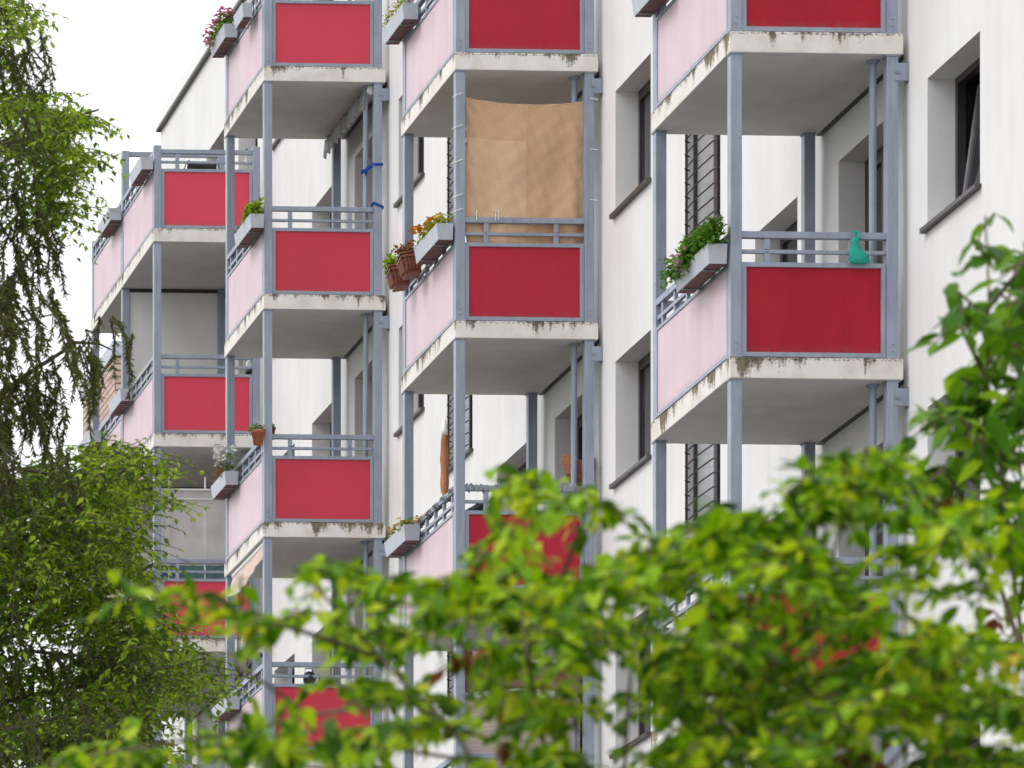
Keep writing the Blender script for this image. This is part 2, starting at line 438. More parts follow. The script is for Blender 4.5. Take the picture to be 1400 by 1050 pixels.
def frame_bars(mb, y0, y1, z0, z1, x0, x1, t):
    mb.box(x0, x1, y0, y0 + t, z0, z1); mb.box(x0, x1, y1 - t, y1, z0, z1)
    mb.box(x0, x1, y0 + t, y1 - t, z0, z0 + t); mb.box(x0, x1, y0 + t, y1 - t, z1 - t, z1)
protos = {}
def make_opening(kind, W, H):
    """built at the local origin (first lower corner of the opening on the wall plane)"""
    f = MB(); gl = MB()
    if kind == 'stair_window':
        X0 = .075
        frame_bars(f, 0, W, 0, H, X0, X0 + .06, .045)
        f.box(X0 + .002, X0 + .055, W * .36, W * .36 + .07, .045, H - .045)
        o = f.build('stair_window', M['frame'], bld)
        gl.box(X0 + .03, X0 + .036, .04, W * .36, .04, H - .04); gl.build('glass', M['glass'], o)
        MB().box(X0 + .03, X0 + .036, W * .36 + .07, W - .04, .04, H - .04).build('frosted_glass', M['frost'], o)
        br = MB()
        for k in range(9):
            z = .07 + k * (H - .14) / 8
            br.tube([(.03, .03, z), (-.035, .10, z), (-.05, W / 2, z), (-.035, W - .10, z), (.03, W - .03, z)], .008, 6)
        br.box(-.022, .0, .05, .07, .01, H - .01); br.box(-.022, .0, W - .07, W - .05, .01, H - .01)
        br.build('window_grille', M['frame'], o)
        sl = MB().box(-.05, .07, -.04, W + .04, -.03, .0); sl.build('sill', M['sill'], o)
    else:
        X0 = .24
        frame_bars(f, 0, W, 0, H, X0, X0 + .07, .06)
        o = f.build(kind, M['frame'], bld)
        if kind == 'window':
            s_ = MB(); frame_bars(s_, .065, W / 2, .065, H - .065, X0 - .015, X0 + .04, .055)
            frame_bars(s_, W / 2 + .004, W - .065, .065, H - .065, X0 - .015, X0 + .04, .055); s_.build('sash', M['frame'], o)
            gl.box(X0 + .01, X0 + .016, .11, W - .11, .11, H - .11); gl.build('glass', M['glass'], o)
            sl = MB().box(-.055, X0, -.035, W + .035, -.035, -.002); sl.build('sill', M['sill'], o)
            sc_ = MB().box(-.06, .01, W + .035, W + .047, -.045, .012); sc_.build('sill_end', M['white'], o)
        else:
            s_ = MB(); frame_bars(s_, .065, W * .55, .04, H - .065, X0 - .015, X0 + .04, .075)
            frame_bars(s_, W * .55 + .004, W - .065, .04, H - .065, X0 - .015, X0 + .04, .075); s_.build('door_leaf', M['frame'], o)
            gl.box(X0 + .01, X0 + .016, .11, W - .11, .11, H - .11); gl.build('glass', M['glass'], o)
    return o
def make_tilted(W, H):
    f = MB(); X0 = .24
    frame_bars(f, 0, W, 0, H, X0, X0 + .07, .06); o = f.build('window', M['frame'], bld)
    s_ = MB(); frame_bars(s_, .065, W / 2, .065, H - .065, X0 - .01, X0 + .045, .055)
    fix = s_.build('sash', M['frame'], o); 
    t_ = MB(); frame_bars(t_, 0, W / 2 - .07, 0, H - .13, 0, .05, .055)
    sh = t_.build('sash', M['zinc'], o); sh.location = (X0 + .01, W / 2 + .004, .068); sh.rotation_euler = (0, R(8), 0); sh['label'] = 'sash tilted open at the top'
    gl = MB().box(.02, .026, .05, W / 2 - .12, .05, H - .18); gp = gl.build('glass', M['glass'], o)
    gp.location = (X0 + .01, W / 2 + .004, .068); gp.rotation_euler = (0, R(8), 0)
    MB().box(X0 + .012, X0 + .018, .11, W / 2 - .04, .11, H - .11).build('glass', M['glass'], o)
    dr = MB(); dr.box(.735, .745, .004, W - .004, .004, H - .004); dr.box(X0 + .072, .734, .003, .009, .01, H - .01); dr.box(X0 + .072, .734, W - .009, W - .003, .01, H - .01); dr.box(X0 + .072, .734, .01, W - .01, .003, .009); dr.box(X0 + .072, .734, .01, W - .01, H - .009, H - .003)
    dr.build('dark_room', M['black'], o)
    MB().box(-.055, X0, -.035, W + .035, -.035, -.002).build('sill', M['sill'], o)
    MB().box(-.06, .01, W + .035, W + .047, -.045, .012).build('sill_end', M['white'], o)
    return o
for h in holes:
    W, H = round(h[1] - h[0], 2), round(h[3] - h[2], 2)
    key = (h[4], W, H)
    if is_tilted(h): o = make_tilted(h[1] - h[0], H)
    elif key not in protos: o = protos[key] = make_opening(h[4], h[1] - h[0], h[3] - h[2])
    else: o = copy_tree(protos[key], bld)
    o.location = (0, h[0] - YN, h[2])

# ------------------------------------------------------------------ balconies (local: x to the wall, y along it, z from slab top)
PH = ST - TH
def make_balcony(L, bays, top, partition):
    root = thing('balcony', (0, 0, 0), 'x', 'balcony', 'balconies on the white facade')
    s = MB().box(0, DEP, 0, L, -TH, 0, 0, bottom=1)
    add_bevel(s.build('balcony_slab', [M['slab'], M['soffit']], root), .008)
    h = 1.14 if top else PH
    xi = 1.375
    def post(x, y, br=False):
        p = MB().box(x, x + .10, y, y + .10, .002, h)
        p.box(x - .006, x + .106, y - .006, y + .106, .002, .014)
        if not top: p.box(x - .01, x + .11, y - .01, y + .11, h - .012, h)
        for zb in (.07, .13): p.tube([(x + .05, y - .008, zb), (x + .05, y + .002, zb)], .011, 6)
        o = add_bevel(p.build('post', M['metal'], root), .006)
        if br:
            k = MB().box(x + .07, DEP + .05, y - .009, y - .001, h - .22, h - .07); k.box(DEP + .038, DEP + .049, y - .02, y + .06, h - .23, h - .06)
            k.tube([(x + .085, y - .022, h - .145), (x + .085, y - .009, h - .145)], .02, 6); k.tube([(x + .085, y - .028, h - .145), (x + .085, y - .02, h - .145)], .01, 6)
            k.build('bracket', M['metal'], o)
        return o
    post(.012, .018); post(xi, .018, not top); post(.012, L - .118); post(xi, L - .118)
    if bays == 2:
        if top: h = 1.76
        post(.012, L / 2 - .05); post(xi, L / 2 - .05)
        if top:
            MB().box(.113, xi, L / 2 - .03, L / 2 + .03, h - .07, h - .01).build('cross_rail', M['metal'], root); h = 1.14
    # end panels (red) and front panels (pink)
    for y, d in ((.05, 1), (L - .05, -1)):
        pn = MB().box(.155, xi - .045, min(y, y + .012 * d), max(y, y + .012 * d), .052, .785).build('side_panel', M['red'], root)
        f = MB(); a, b = (y - .018, y + .03) if d > 0 else (y - .03, y + .018)
        for zb in (.16, .42, .68):
            for xb in (.134, xi - .024): f.tube([(xb, a - .003, zb), (xb, a + .001, zb)], .006, 6)
        f.box(.114, .155, a, b, .012, .825); f.box(xi - .045, xi - .004, a, b, .012, .825)
        f.box(.155, xi - .045, a, b, .012, .052); f.box(.155, xi - .045, a, b, .785, .825)
        add_bevel(f.build('panel_frame', M['metal'], pn), .004)
        r = MB(); a, b = (.035, .09) if d > 0 else (L - .09, L - .035)
        r.box(.113, xi, a, b, 1.035, 1.092); r.box(.113, xi, a + .012, b - .012, .905, .938)
        for x in (.315, 1.055):
            r.box(x, x + .05, a + .008, b - .008, .826, .904); r.box(x, x + .05, a + .008, b - .008, .939, 1.034)
            r.tube([(x + .025, a - .004, .92), (x + .025, a + .014, .92)], .008, 6)
        add_bevel(r.build('handrail', M['metal'], root), .006)
    edges = [.118] + ([L / 2 - .05, L / 2 + .05] if bays == 2 else []) + [L - .118]
    for y0, y1 in zip(edges[::2], edges[1::2]):
        pn = MB().box(.022, .032, y0 + .036, y1 - .036, .055, .80).build('front_panel', M['pink'], root)
        f = MB(); f.box(.012, .05, y0 + .002, y0 + .036, .02, .83); f.box(.012, .05, y1 - .036, y1 - .002, .02, .83)
        f.box(.012, .05, y0 + .036, y1 - .036, .02, .055); f.box(.012, .05, y0 + .036, y1 - .036, .80, .83)
        f.build('panel_frame', M['metal'], pn)
        r = MB(); r.box(.016, .07, y0, y1, 1.035, 1.092); r.box(.026, .058, y0, y1, .905, .938)
        n = 6
        for k in range(n):
            y = y0 + .12 + k * (y1 - y0 - .29) / (n - 1)
            r.box(.028, .06, y, y + .045, .831, .904); r.box(.028, .06, y, y + .045, .939, 1.034)
        r.build('handrail', M['metal'], root)
    if not top:
        d = MB().tube([(1.31, .20, .002), (1.31, .20, PH - .002)], .032, 14); d.lathe((1.31, .20, PH - .03), [(.034, 0), (.06, .018), (.06, .028)], 16)
        d.build('drain_pipe', M['metal'], root, smooth=False)
    MB().box(DEP + .001, DEP + .046, .14, L - .02, -TH - .002, -TH + .05).build('gap_shade_strip', M['black'], root)  # black strip added for the shadow in the gap between slab and wall
    if partition:
        q = MB().box(.115, xi - .003, L / 2 - .012, L / 2 + .012, .01, PH - .05); q.build('partition', M['light'], root)
        q = MB().box(.113, xi, L / 2 - .03, L / 2 + .03, PH - .05, PH - .004); q.build('partition_rail', M['frame'], root)
    return root
BAL = {(4, 0): 'uppermost red and pink balcony in the column with a teal bag below',
       (4, -1): 'red and pink balcony with a teal bag and a leafy planter on its rail',
       (4, -2): 'balcony half buried in leaves directly below the one with the teal bag',
       (3, 1): 'red and pink balcony directly above the one hung with brown cloth',
       (3, 0): 'red and pink balcony whose open side is curtained by brown cloth',
       (3, -1): 'balcony below the brown cloth with wrapped rails and a rolled parasol',
       (3, -2): 'leaf covered balcony with reed screen below the one with a rolled parasol',
       (2, 2): 'top balcony of the narrow column beside the double balconies, pink flowers on its rail',
       (2, 1): 'balcony with blue bands tied to its post and lime green plant',
       (2, 0): 'balcony with clay pots and white flowers on its pink side',
       (2, -1): 'lowest balcony beside the double ones, under a peach awning, partly behind leaves',
       (1, 2): 'topmost double width balcony without roof at the far building end',
       (1, 1): 'double width balcony with grey partition and an unscreened red end',
       (1, 0): 'double width balcony with grey mesh screen above its red end',
       (1, -1): 'lowest double width balcony hidden behind the foliage'}
bp = {}
for (c, k), lab in BAL.items():
    kind = (c == 1, k == 2, c == 1 and k in (0, 1))
    if kind not in bp:
        o = bp[kind] = make_balcony(LEN2 if c == 1 else LEN, 2 if c == 1 else 1, kind[1], kind[2])
    else: o = copy_tree(bp[kind])
    o.location = (XO, YC[c], lev(k)); o['label'] = lab
    haze = {4: .0, 3: .12, 2: .40, 1: .56}[c] + .08 * (k == 2) + rng.uniform(-.04, .04)  # farther columns and top boards painted paler to imitate haze
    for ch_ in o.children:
        if ch_.name.startswith('side_panel'): ch_.color = (max(0, haze), 0, 0, 1)
    if (c, k - 1) not in BAL:   # legs of the lowest balcony of each column run on down to the ground
        L = LEN2 if c == 1 else LEN
        for x in (.012, 1.375):
            for y in (.018, L - .118):
                MB().box(x, x + .1, y, y + .1, -lev(k), -TH - .002).build('post', M['metal'], o)
BO = lambda c, k: Vector((XO, YC[c], lev(k)))

# ------------------------------------------------------------------ plants and planters
def leaves_in(mb, x0, x1, y0, y1, z, hgt, n, size, spill=0, rnd=rng):
    for _ in range(n):
        u = rnd.random(); x = rnd.uniform(x0, x1); y = rnd.uniform(y0, y1)
        zz = z + hgt * rnd.random() ** .8
        xx = x - (spill * rnd.random() if spill else 0)
        d = Vector((rnd.uniform(-1, 1) - .2, rnd.uniform(-1, 1), rnd.uniform(-.3, 1)))
        s = size * rnd.uniform(.7, 1.3)
        mb.leaf((xx, y, zz - (spill * .8 * rnd.random() if xx < x0 else 0)), d, (rnd.uniform(-.4, .4), rnd.uniform(-.4, .4), 1), s, s * .65, .2, .3)
def blooms(mb, pts, r, rnd=rng):
    for p in pts:
        for q in range(6):
            a = q * math.pi / 3 + rnd.random(); e = rnd.uniform(-.2, .9)
            mb.leaf(p, (math.cos(a), math.sin(a), e), (0, 0, 1), r * rnd.uniform(.8, 1.2), r * .9, .1, .3)
        mb.lathe((p[0], p[1], p[2] - r * .1), [(r * .25, 0), (r * .35, r * .2), (r * .1, r * .4)], 6)
def planter(name, px0, px1, py, cat, label, plant=None, w=.175, h=.165, grp='planters hung outside the pink rails'):
    xo = XO - .185
    a = at_x(px0, py, xo); yb = at_x(px1, py, xo).y
    L = yb - a.y; z1 = a.z
    root = thing(name, (xo, a.y, z1 - h), label, cat, grp)
    t = MB(); i = .022
    t.hexa([(i, i, 0), (w, i, 0), (w, L - i, 0), (i, L - i, 0)], [(0, 0, h), (w, 0, h), (w, L, h), (0, L, h)], cap=False)
    k = .012
    t.hexa([(0 + k, k, h - .03), (w - k, k, h - .03), (w - k, L - k, h - .03), (k, L - k, h - .03)], [(k, k, h - .001), (w - k, k, h - .001), (w - k, L - k, h - .001), (k, L - k, h - .001)], cap=False)
    for q in (((0, 0), (w, 0), (w - k, k), (k, k)), ((w, 0), (w, L), (w - k, L - k), (w - k, k)), ((w, L), (0, L), (k, L - k), (w - k, L - k)), ((0, L), (0, 0), (k, k), (k, L - k))):
        t.poly([(x, y, h) for x, y in q])
    t.box(i + .004, w - .004, i + .004, L - i - .004, -.004, 0.001, mi=1)
    add = t.build('trough', [M['trough'], M['maroon']], root)
    MB().box(k + .002, w - k - .002, k + .002, L - k - .002, h - .035, h - .022).build('soil', M['soil'], root)
    for y in (L * .2, L * .8):
        MB().tube([(.02, y, -.012), (w + .035, y, -.012), (w + .035, y, 1.0 * h)], .008, 6).build('hook', M['zinc'], root)
    if plant: plant(root, w, L, h)
    return root
def plants(spec):
    def f(root, w, L, h):
        r = random.Random(int(root.location.y * 1000))
        for (mat, y0, y1, hg, n, sz, sp) in spec.get('leaf', []):
            m = MB(); leaves_in(m, .01, w - .01, L * y0, L * y1, h - .01, hg, n, sz, sp, r); m.build('foliage', M[mat], root)
        for (mat, y0, y1, z0, z1, n, rad, sp) in spec.get('bloom', []):
            m = MB(); blooms(m, [(r.uniform(-sp, w), r.uniform(L * y0, L * y1), h + r.uniform(z0, z1)) for _ in range(n)], rad, r); m.build('blossoms', M[mat], root)
    return f
planter('flower_box', 306, 287, 32, 'planter', 'grey planter with pink flowers on the top balcony above the roof edge',
        plants(dict(leaf=[('leaf_box', 0, 1, .15, 480, .05, .05), ('leaf_lime', .6, 1, .03, 90, .05, .12)], bloom=[('fl_pink', 0, 1, .10, .24, 54, .045, .04), ('fl_pink', .5, 1, .0, .2, 26, .045, .12), ('fl_pale', .6, 1, -.08, .06, 16, .04, .12)])))
planter('flower_box', 331, 319, 4, 'planter', 'bare pale planter cut by the picture edge above the pink flowers', None, .13, .165)
planter('flower_box', 341.7, 320, 292, 'planter', 'grey planter with lime green plant on the balcony with blue bands',
        plants(dict(leaf=[('leaf_lime', .02, .4, .17, 330, .07, .02), ('leaf_grey', .4, 1, .1, 90, .05, .03), ('leaf_dry', .7, 1, .06, 50, .04, .02)])))
planter('flower_box', 307, 288, 644, 'planter', 'grey planter with white lilies and dry red heather below the clay pot',
        plants(dict(leaf=[('leaf_grey', 0, .4, .22, 90, .06, 0), ('leaf_dry', .4, 1, .2, 260, .04, .02)], bloom=[('fl_white', 0, .5, .12, .36, 26, .07, .05)])))
planter('flower_box', 309, 289, 951, 'planter', 'grey planter low beside the double balcony with sparse yellow-green plant',
        plants(dict(leaf=[('leaf_lime', 0, 1, .07, 90, .05, .02)])))
planter('flower_box', 192, 176.5, 214, 'planter', 'empty grey planter highest on the roofless double balcony')
planter('flower_box', 149.3, 133, 284, 'planter', 'empty grey planter at the outer bay of the roofless double balcony')
planter('flower_box', 164, 148, 531, 'planter', 'empty grey planter in front of the middle post of the partitioned double balcony')
planter('flower_box', 122, 106, 588, 'planter', 'empty grey planter at the outermost post of the partitioned double balcony')
planter('flower_box', 193, 178, 771, 'planter', 'grey planter behind the tree beside the mesh screened balcony')
planter('flower_box', 550, 523, 4, 'planter', 'grey planter with yellow-green heather above the brown cloth balcony',
        plants(dict(leaf=[('leaf_lime', 0, 1, .16, 200, .04, .03), ('leaf_dry', 0, 1, .13, 150, .035, .02)], bloom=[('fl_yellow', .3, 1, .04, .12, 20, .022, .02)])))
planter('flower_box', 597, 566, 305, 'planter', 'grey planter with orange and yellow pansies beside the brown cloth',
        plants(dict(leaf=[('leaf_lime', 0, 1, .1, 240, .045, .03)], bloom=[('fl_orange', .5, 1, .08, .22, 26, .055, .06), ('fl_yellow', .0, .6, .06, .16, 22, .04, .03)])))
planter('flower_box', 552, 525, 717, 'planter', 'grey planter with yellow flowers on the balcony with wrapped rails',
        plants(dict(leaf=[('leaf_box', 0, 1, .08, 140, .045, .03)], bloom=[('fl_yellow', 0, 1, .03, .11, 46, .033, .03)])))
planter('flower_box', 897, 863, -40, 'planter', 'grey planter cut by the picture edge over the recessed wall window')
planter('flower_box', 967, 921, 333, 'planter', 'grey planter with bushy green plant and pale pink flowers',
        plants(dict(leaf=[('leaf_box', -.04, .75, .22, 1100, .058, .05), ('leaf_box', .5, 1.12, .13, 560, .055, .15)], bloom=[('fl_pale', .5, .8, -.04, .12, 26, .042, .12)])))

def square_pot(px, py, size, label, n, mat):
    c = at_x(px, py, XO - .27)
    root = thing('plant_pot', c, label, 'plant pot', 'brown square plant pots')
    s = size; b = MB(); k = .72
    b.hexa([(s * (.5 - k / 2), s * (.5 - k / 2), -s), (s * (.5 + k / 2), s * (.5 - k / 2), -s), (s * (.5 + k / 2), s * (.5 + k / 2), -s), (s * (.5 - k / 2), s * (.5 + k / 2), -s)],
           [(0.01, .01, 0), (s - .01, .01, 0), (s - .01, s - .01, 0), (.01, s - .01, 0)])
    for z, e in ((-.03, .006), (-.5 * s, -.012), (-.92 * s, -.028)):
        b.box(-e, s + e, -e, .012 - e, z - .012, z + .012); b.box(-e, .012 - e, -e, s + e, z - .012, z + .012)
    b.box(-.008, s + .008, -.008, s + .008, .001, .018)
    for q in range(5):
        x = s * (.18 + q * .16); b.box(x - .006, x + .006, -.002, .02, -s * .85, -.03); b.box(-.002, .02, x - .006, x + .006, -s * .85, -.03)
    b.build('pot', M['brownpot'], root)
    m = MB(); leaves_in(m, .02, s - .02, .02, s - .02, .01, .13, n, .06, .05, random.Random(n)); m.build('foliage', M[mat], root)
    root.rotation_euler = (R(-10), R(-9), 0)
    return root
square_pot(548, 347, .22, 'brown square pot of dry grass hooked below the pansy planter', 90, 'leaf_dry')
square_pot(533, 364, .22, 'brown square pot of green grass, lower of the two by the pansies', 120, 'leaf_lime')

def round_pot(p, r, h, label, mat, nleaf, leafm, grp=None):
    root = thing('plant_pot', p, label, 'plant pot', grp)
    MB().lathe((0, 0, 0), [(r * .68, 0), (r * .92, h * .8), (r * 1.08, h * .8), (r * 1.1, h), (r * .95, h), (r * .9, h * .9)], 20).build('pot', M[mat], root, smooth=True)
    if nleaf:
        m = MB(); leaves_in(m, -r, r, -r, r, h * .9, r * .9, nleaf, .05, .03, random.Random(nleaf)); m.build('foliage', M[leafm], root)
    return root
c = BO(2, 0)
q = at_x(353, 608, XO - .07); round_pot((q.x, q.y, q.z), .085, .17, 'terracotta pot with green plant on the pink side rail', 'terracotta', 90, 'leaf_box')
q = at_y(371, 601, YC[2] + .35); round_pot((q.x, q.y, q.z), .05, .15, 'dark red pot half hidden by the post next to the terracotta pot', 'brownpot', 60, 'leaf_box')
q = at_x(300, 679, XO - .06); ph = thing('hanging_light', (q.x, q.y, q.z), 'small red cone lantern hanging under the lily planter', 'lantern')
MB().lathe((0, 0, 0), [(.085, 0), (.06, .04), (.02, .085), (.012, .12)], 14).build('shade', M['red'], ph, smooth=True)
MB().tube([(0, 0, .12), (0, 0, .19)], .005, 5).build('cord', M['dark'], ph)

# ------------------------------------------------------------------ cloths, screens, awnings
# brown burlap curtain on balcony (3, 0)
o3 = BO(3, 0)
A = at_y(636, 134, YC[3] + .105); B = at_y(801, 139, YC[3] + .105); Cc = at_y(636, 331, YC[3] + .105)
W_, H_ = B.x - A.x, A.z - Cc.z
cur = thing('cloth_curtain', (A.x, A.y, A.z), 'tan burlap cloth tied between the posts above a red panel', 'curtain')
def fold(u, v):
    sag = .055 * 4 * u * (1 - u) * (1 - v * .6) + .02 * u
    y = .014 * math.sin(u * 9 + v * 2.2) * (.4 + v) + .006 * math.sin(u * 23 + v * 5) + .010 * math.sin(v * 11 + u * 3)
    for k in range(4):    # tension creases fanning from the upper and middle far ties
        ang = (v - (.12 + .13 * k)) - (1 - u) * (.15 + .22 * k)
        y += .006 * math.exp(-(ang / .03) ** 2) * max(0, u - .45) * 1.6
        ang = (v - (.05 + .2 * k)) - u * (.5 - .1 * k)
        y += .009 * math.exp(-(ang / .028) ** 2) * max(0, .45 - u) * 1.8
    y += .05 * math.exp(-((u - .97) / .05) ** 2) * v
    y += .004 * math.sin(u * 41 + v * 17) * math.sin(v * 29 - u * 7) + .003 * math.sin(u * 67 - v * 31)
    x = W_ * u + (.02 * math.sin(v * 7) if u < .02 else 0) + .008 * math.sin(v * 13) * (1 - u)
    return (x, y, -H_ * v - sag)
cl = MB().grid(90, 80, fold, mf=lambda u, v: 1 if (.02 < u < .5 and .26 < v < .97) else 0)
def seam(u): return [Vector(fold(u, v / 24)) + Vector((0, -.004, 0)) for v in range(25)]
ob = cl.build('fabric', [M['burlap'], M['burlap_patch']], cur, smooth=True)
sd = ob.modifiers.new('thick', 'SOLIDIFY'); sd.thickness = .004
s_ = MB().tube(seam(.505), .004, 5); s_.tube(seam(.52), .003, 5); s_.tube([Vector(fold(u / 24, 0)) for u in range(25)], .009, 6)
s_.build('seam', M['burlap_patch'], cur)
t_ = MB()
for v in (0, .22, .46, .70, .8):
    p = Vector(fold(0, v)); zt = p.z + .01
    t_.tube([p, (-.02, -.06, zt), (-.06, -.10, zt + .01), (-.115, -.10, zt - .01), (-.13, .02, zt), (-.05, .08, zt - .01), p], .006, 5)
for v in (0, .35, .7):
    p = Vector(fold(1, v)); t_.tube([p, (W_ + .03, -.1, p.z), (W_ + .1, -.1, p.z - .005), (W_ + .1, .02, p.z)], .005, 5)
for x in (.10, .30, .33):
    t_.tube([(x, -.08, -H_ * .79), (x, -.085, -H_ * .86), (x, -.01, -H_ * .86), (x, -.01, -H_ * .79), (x, -.08, -H_ * .79)], .005, 5)
t_.build('tie_cord', M['white'], cur)

# mesh privacy screen on balcony (1, 0)
o1 = BO(1, 0)
sc = thing('privacy_screen', (o1.x, o1.y, o1.z), 'grey translucent mesh screen on white poles over a red panel', 'privacy screen')
m_ = MB().grid(40, 30, lambda u, v: (.13 + 1.22 * u, .13 + .006 * math.sin(u * 17 + v * 3) + .004 * math.sin(v * 21), 2.06 - 1.0 * v - .03 * math.sin(u * 12) * v))
m_.build('mesh_fabric', M['mesh'], sc, smooth=True)
for x in (.24, .74, 1.25):
    MB().tube([(x, .15, .83), (x, .15, 2.24)], .013, 8).build('pole', M['white'], sc)
b_ = MB().tube([(.13, .122, 2.06), (1.35, .122, 2.06)], .014, 6); b_.tube([(.13, .12, 1.93), (1.0, .12, 1.93)], .008, 6); b_.tube([(.13, .122, 2.06), (.13, .122, 1.06)], .012, 6)
b_.build('hem', M['white'], sc)
tc_ = MB().grid(24, 6, lambda u, v: (.13 + 1.22 * u, .17 + .012 * math.sin(u * 31), 1.03 - .22 * v)).build('wind_cloth', M['tealcloth'], origin=(o1.x, o1.y, o1.z))
for vv in tc_.data.vertices: vv.co += Vector((o1.x, o1.y, o1.z))
tag(tc_, 'teal cloth stretched behind the rail under the grey mesh screen', 'cloth')
md = tc_.modifiers.new('thick', 'SOLIDIFY'); md.thickness = .004

def side_awning(c, k, y0, y1, drop, out, label):
    o = BO(c, k); root = thing('awning', (o.x, o.y, o.z - TH), label, 'awning', 'peach awnings under the slabs')
    n = 30
    def fn(u, v):
        y = y0 + (y1 - y0) * u
        return (.05 - out * v + .008 * math.sin(u * 30) * v, y, -.03 - drop * v * (1 - .25 * math.cos(u * 5)) - .04 * v * v)
    f = MB().grid(n, 8, fn).build('fabric', M['peach'], root, smooth=True); f.modifiers.new('thick', 'SOLIDIFY').thickness = .004
    MB().tube([(.06, y0, -.045), (.06, y1, -.045)], .035, 10).build('roller', M['white'], root)
    p = [fn(u / 12, 1) for u in range(13)]; MB().tube(p, .014, 6).build('front_bar', M['white'], root)
side_awning(2, 0, .1, 2.1, .24, .05, 'peach awning drooping along the pink side below the clay pot balcony')
side_awning(1, 1, .1, 2.3, .34, .10, 'peach awning behind the tree under the partitioned double balcony')

# striped valance awning close to the wall, balcony (2, 1)
o = BO(2, 2); va = thing('awning', (o.x + 1.2, o.y, o.z - TH), 'rolled grey awning with scalloped valance above the blue bands', 'awning')
MB().tube([(.16, .12, -.06), (.16, 2.36, -.06)], .055, 12).build('roller', M['white'], va)
v_ = MB().grid(96, 5, lambda u, v: (.08 - .02 * v + .015 * math.sin(u * 60), .12 + 2.24 * u, -.03 - v * (.22 + .05 * abs(math.sin(u * 3.1416 * 10)))), mf=lambda u, v: int(u * 24) % 2)
ob = v_.build('valance', [M['valance'], M['zinc']], va, smooth=True); ob.modifiers.new('thick', 'SOLIDIFY').thickness = .004

# brown awning and reed screen on the leaf covered balcony (3, -2)
o = BO(3, -2)
aw = thing('awning', (o.x, o.y, o.z + PH), 'brown awning with white edging behind the leaves', 'awning')
MB().grid(24, 6, lambda u, v: (.12 + 1.24 * u, .14 - .10 * v, -.56 - .34 * v + .05 * math.sin(u * 3.14) * v)).build('fabric', M['brown'], aw, smooth=True).modifiers.new('thick', 'SOLIDIFY').thickness = .005
MB().tube([(.11, .13, -.545), (1.37, .13, -.545)], .02, 8).build('roller', M['white'], aw)
rs = MB()
for k in range(60): rs.tube([(.12, .19 + .003 * math.sin(k * 2.1), .9 + k * .0135), (1.37, .19 + .003 * math.cos(k * 1.3), .9 + k * .0135)], .0066, 5)
rs.build('reed_screen', M['reed'], origin=(0, 0, 0)); ob = bpy.data.objects['reed_screen']; ob.location = (o.x, o.y, o.z); tag(ob, 'beige reed screen of horizontal canes behind the leaves', 'reed screen')

# ------------------------------------------------------------------ small things on the balconies
def soft_bag(name, p, pts, mat, label, cat, handle=None):
    root = thing(name, p, label, cat)
    b = MB(); n = 16; rings = []
    for z, rx, ry, tw in pts:
        rings.append(len(b.v))
        for k in range(n):
            a = 2 * math.pi * k / n; wob = 1 + .14 * math.sin(k * 2.3 + z * 40) + .09 * math.sin(k * 5 + tw * 2)
            b.v.append((rx * wob * math.cos(a) + .02 * math.sin(z * 20), ry * wob * math.sin(a), z))
    for a, c_ in zip(rings, rings[1:]):
        for k in range(n): b.f.append((a + k, a + (k + 1) % n, c_ + (k + 1) % n, c_ + k)); b.mi.append(0)
    b.f.append(tuple(rings[0] + k for k in reversed(range(n)))); b.mi.append(0)
    b.f.append(tuple(rings[-1] + k for k in range(n))); b.mi.append(0)
    b.build('bag_body', mat, root, smooth=True)
    if handle: MB().tube(handle, .012, 6).build('handle', mat, root)
    return root
q = at_y(1172, 365, YC[4] - .012)
soft_bag('carrier_bag', (q.x, q.y, lev(-1) + .745), [(.065, .05, .02, 0), (.07, .082, .028, 1), (.10, .086, .034, 2), (.13, .08, .032, 0), (.155, .07, .028, 1), (.18, .055, .022, 2), (.21, .04, .016, 0), (.235, .032, .014, 1), (.26, .036, .012, 2), (.29, .03, .012, 1)], M['teal'],
         'teal plastic bag tied to the handrail', 'bag', [(-.02, 0, .28), (-.022, .03, .352), (-.005, .115, .352), (.016, .03, .35), (.02, 0, .28)])
q = at_y(655, 697, YC[3] + .2)
soft_bag('dark_bag', (q.x, q.y, lev(-1) + .80), [(-.12, .12, .07, 0), (-.02, .17, .09, 1), (.06, .15, .08, 2), (.11, .08, .05, 0), (.14, .03, .03, 1)], M['black'], 'black bag slumped behind the wrapped handrail', 'bag')
# wrapped rail
o = BO(3, -1); wr = MB()
for seg in range(2):
    pts = []
    for k in range(150):
        t = k / 149; a = t * 150
        if seg == 0: e = .036 + .008 * math.sin(k * 12.9) ; pts.append((.12 + 1.24 * t + .006 * math.sin(k * 7.7), .062 + e * math.cos(a), 1.063 + e * math.sin(a) + .008 * math.sin(t * 23)))
        else: e = .036 + .010 * math.sin(k * 11.3); pts.append((.043 + e * math.cos(a), .13 + 2.1 * t, 1.063 + e * math.sin(a) + .01 * math.sin(t * 31)))
    wr.tube(pts, .011, 5)
ob = wr.build('tinsel_garland', M['wrap'], origin=(0, 0, 0)); ob.location = o; tag(ob, 'dark silvery garland wound around the handrails below the brown cloth', 'garland')
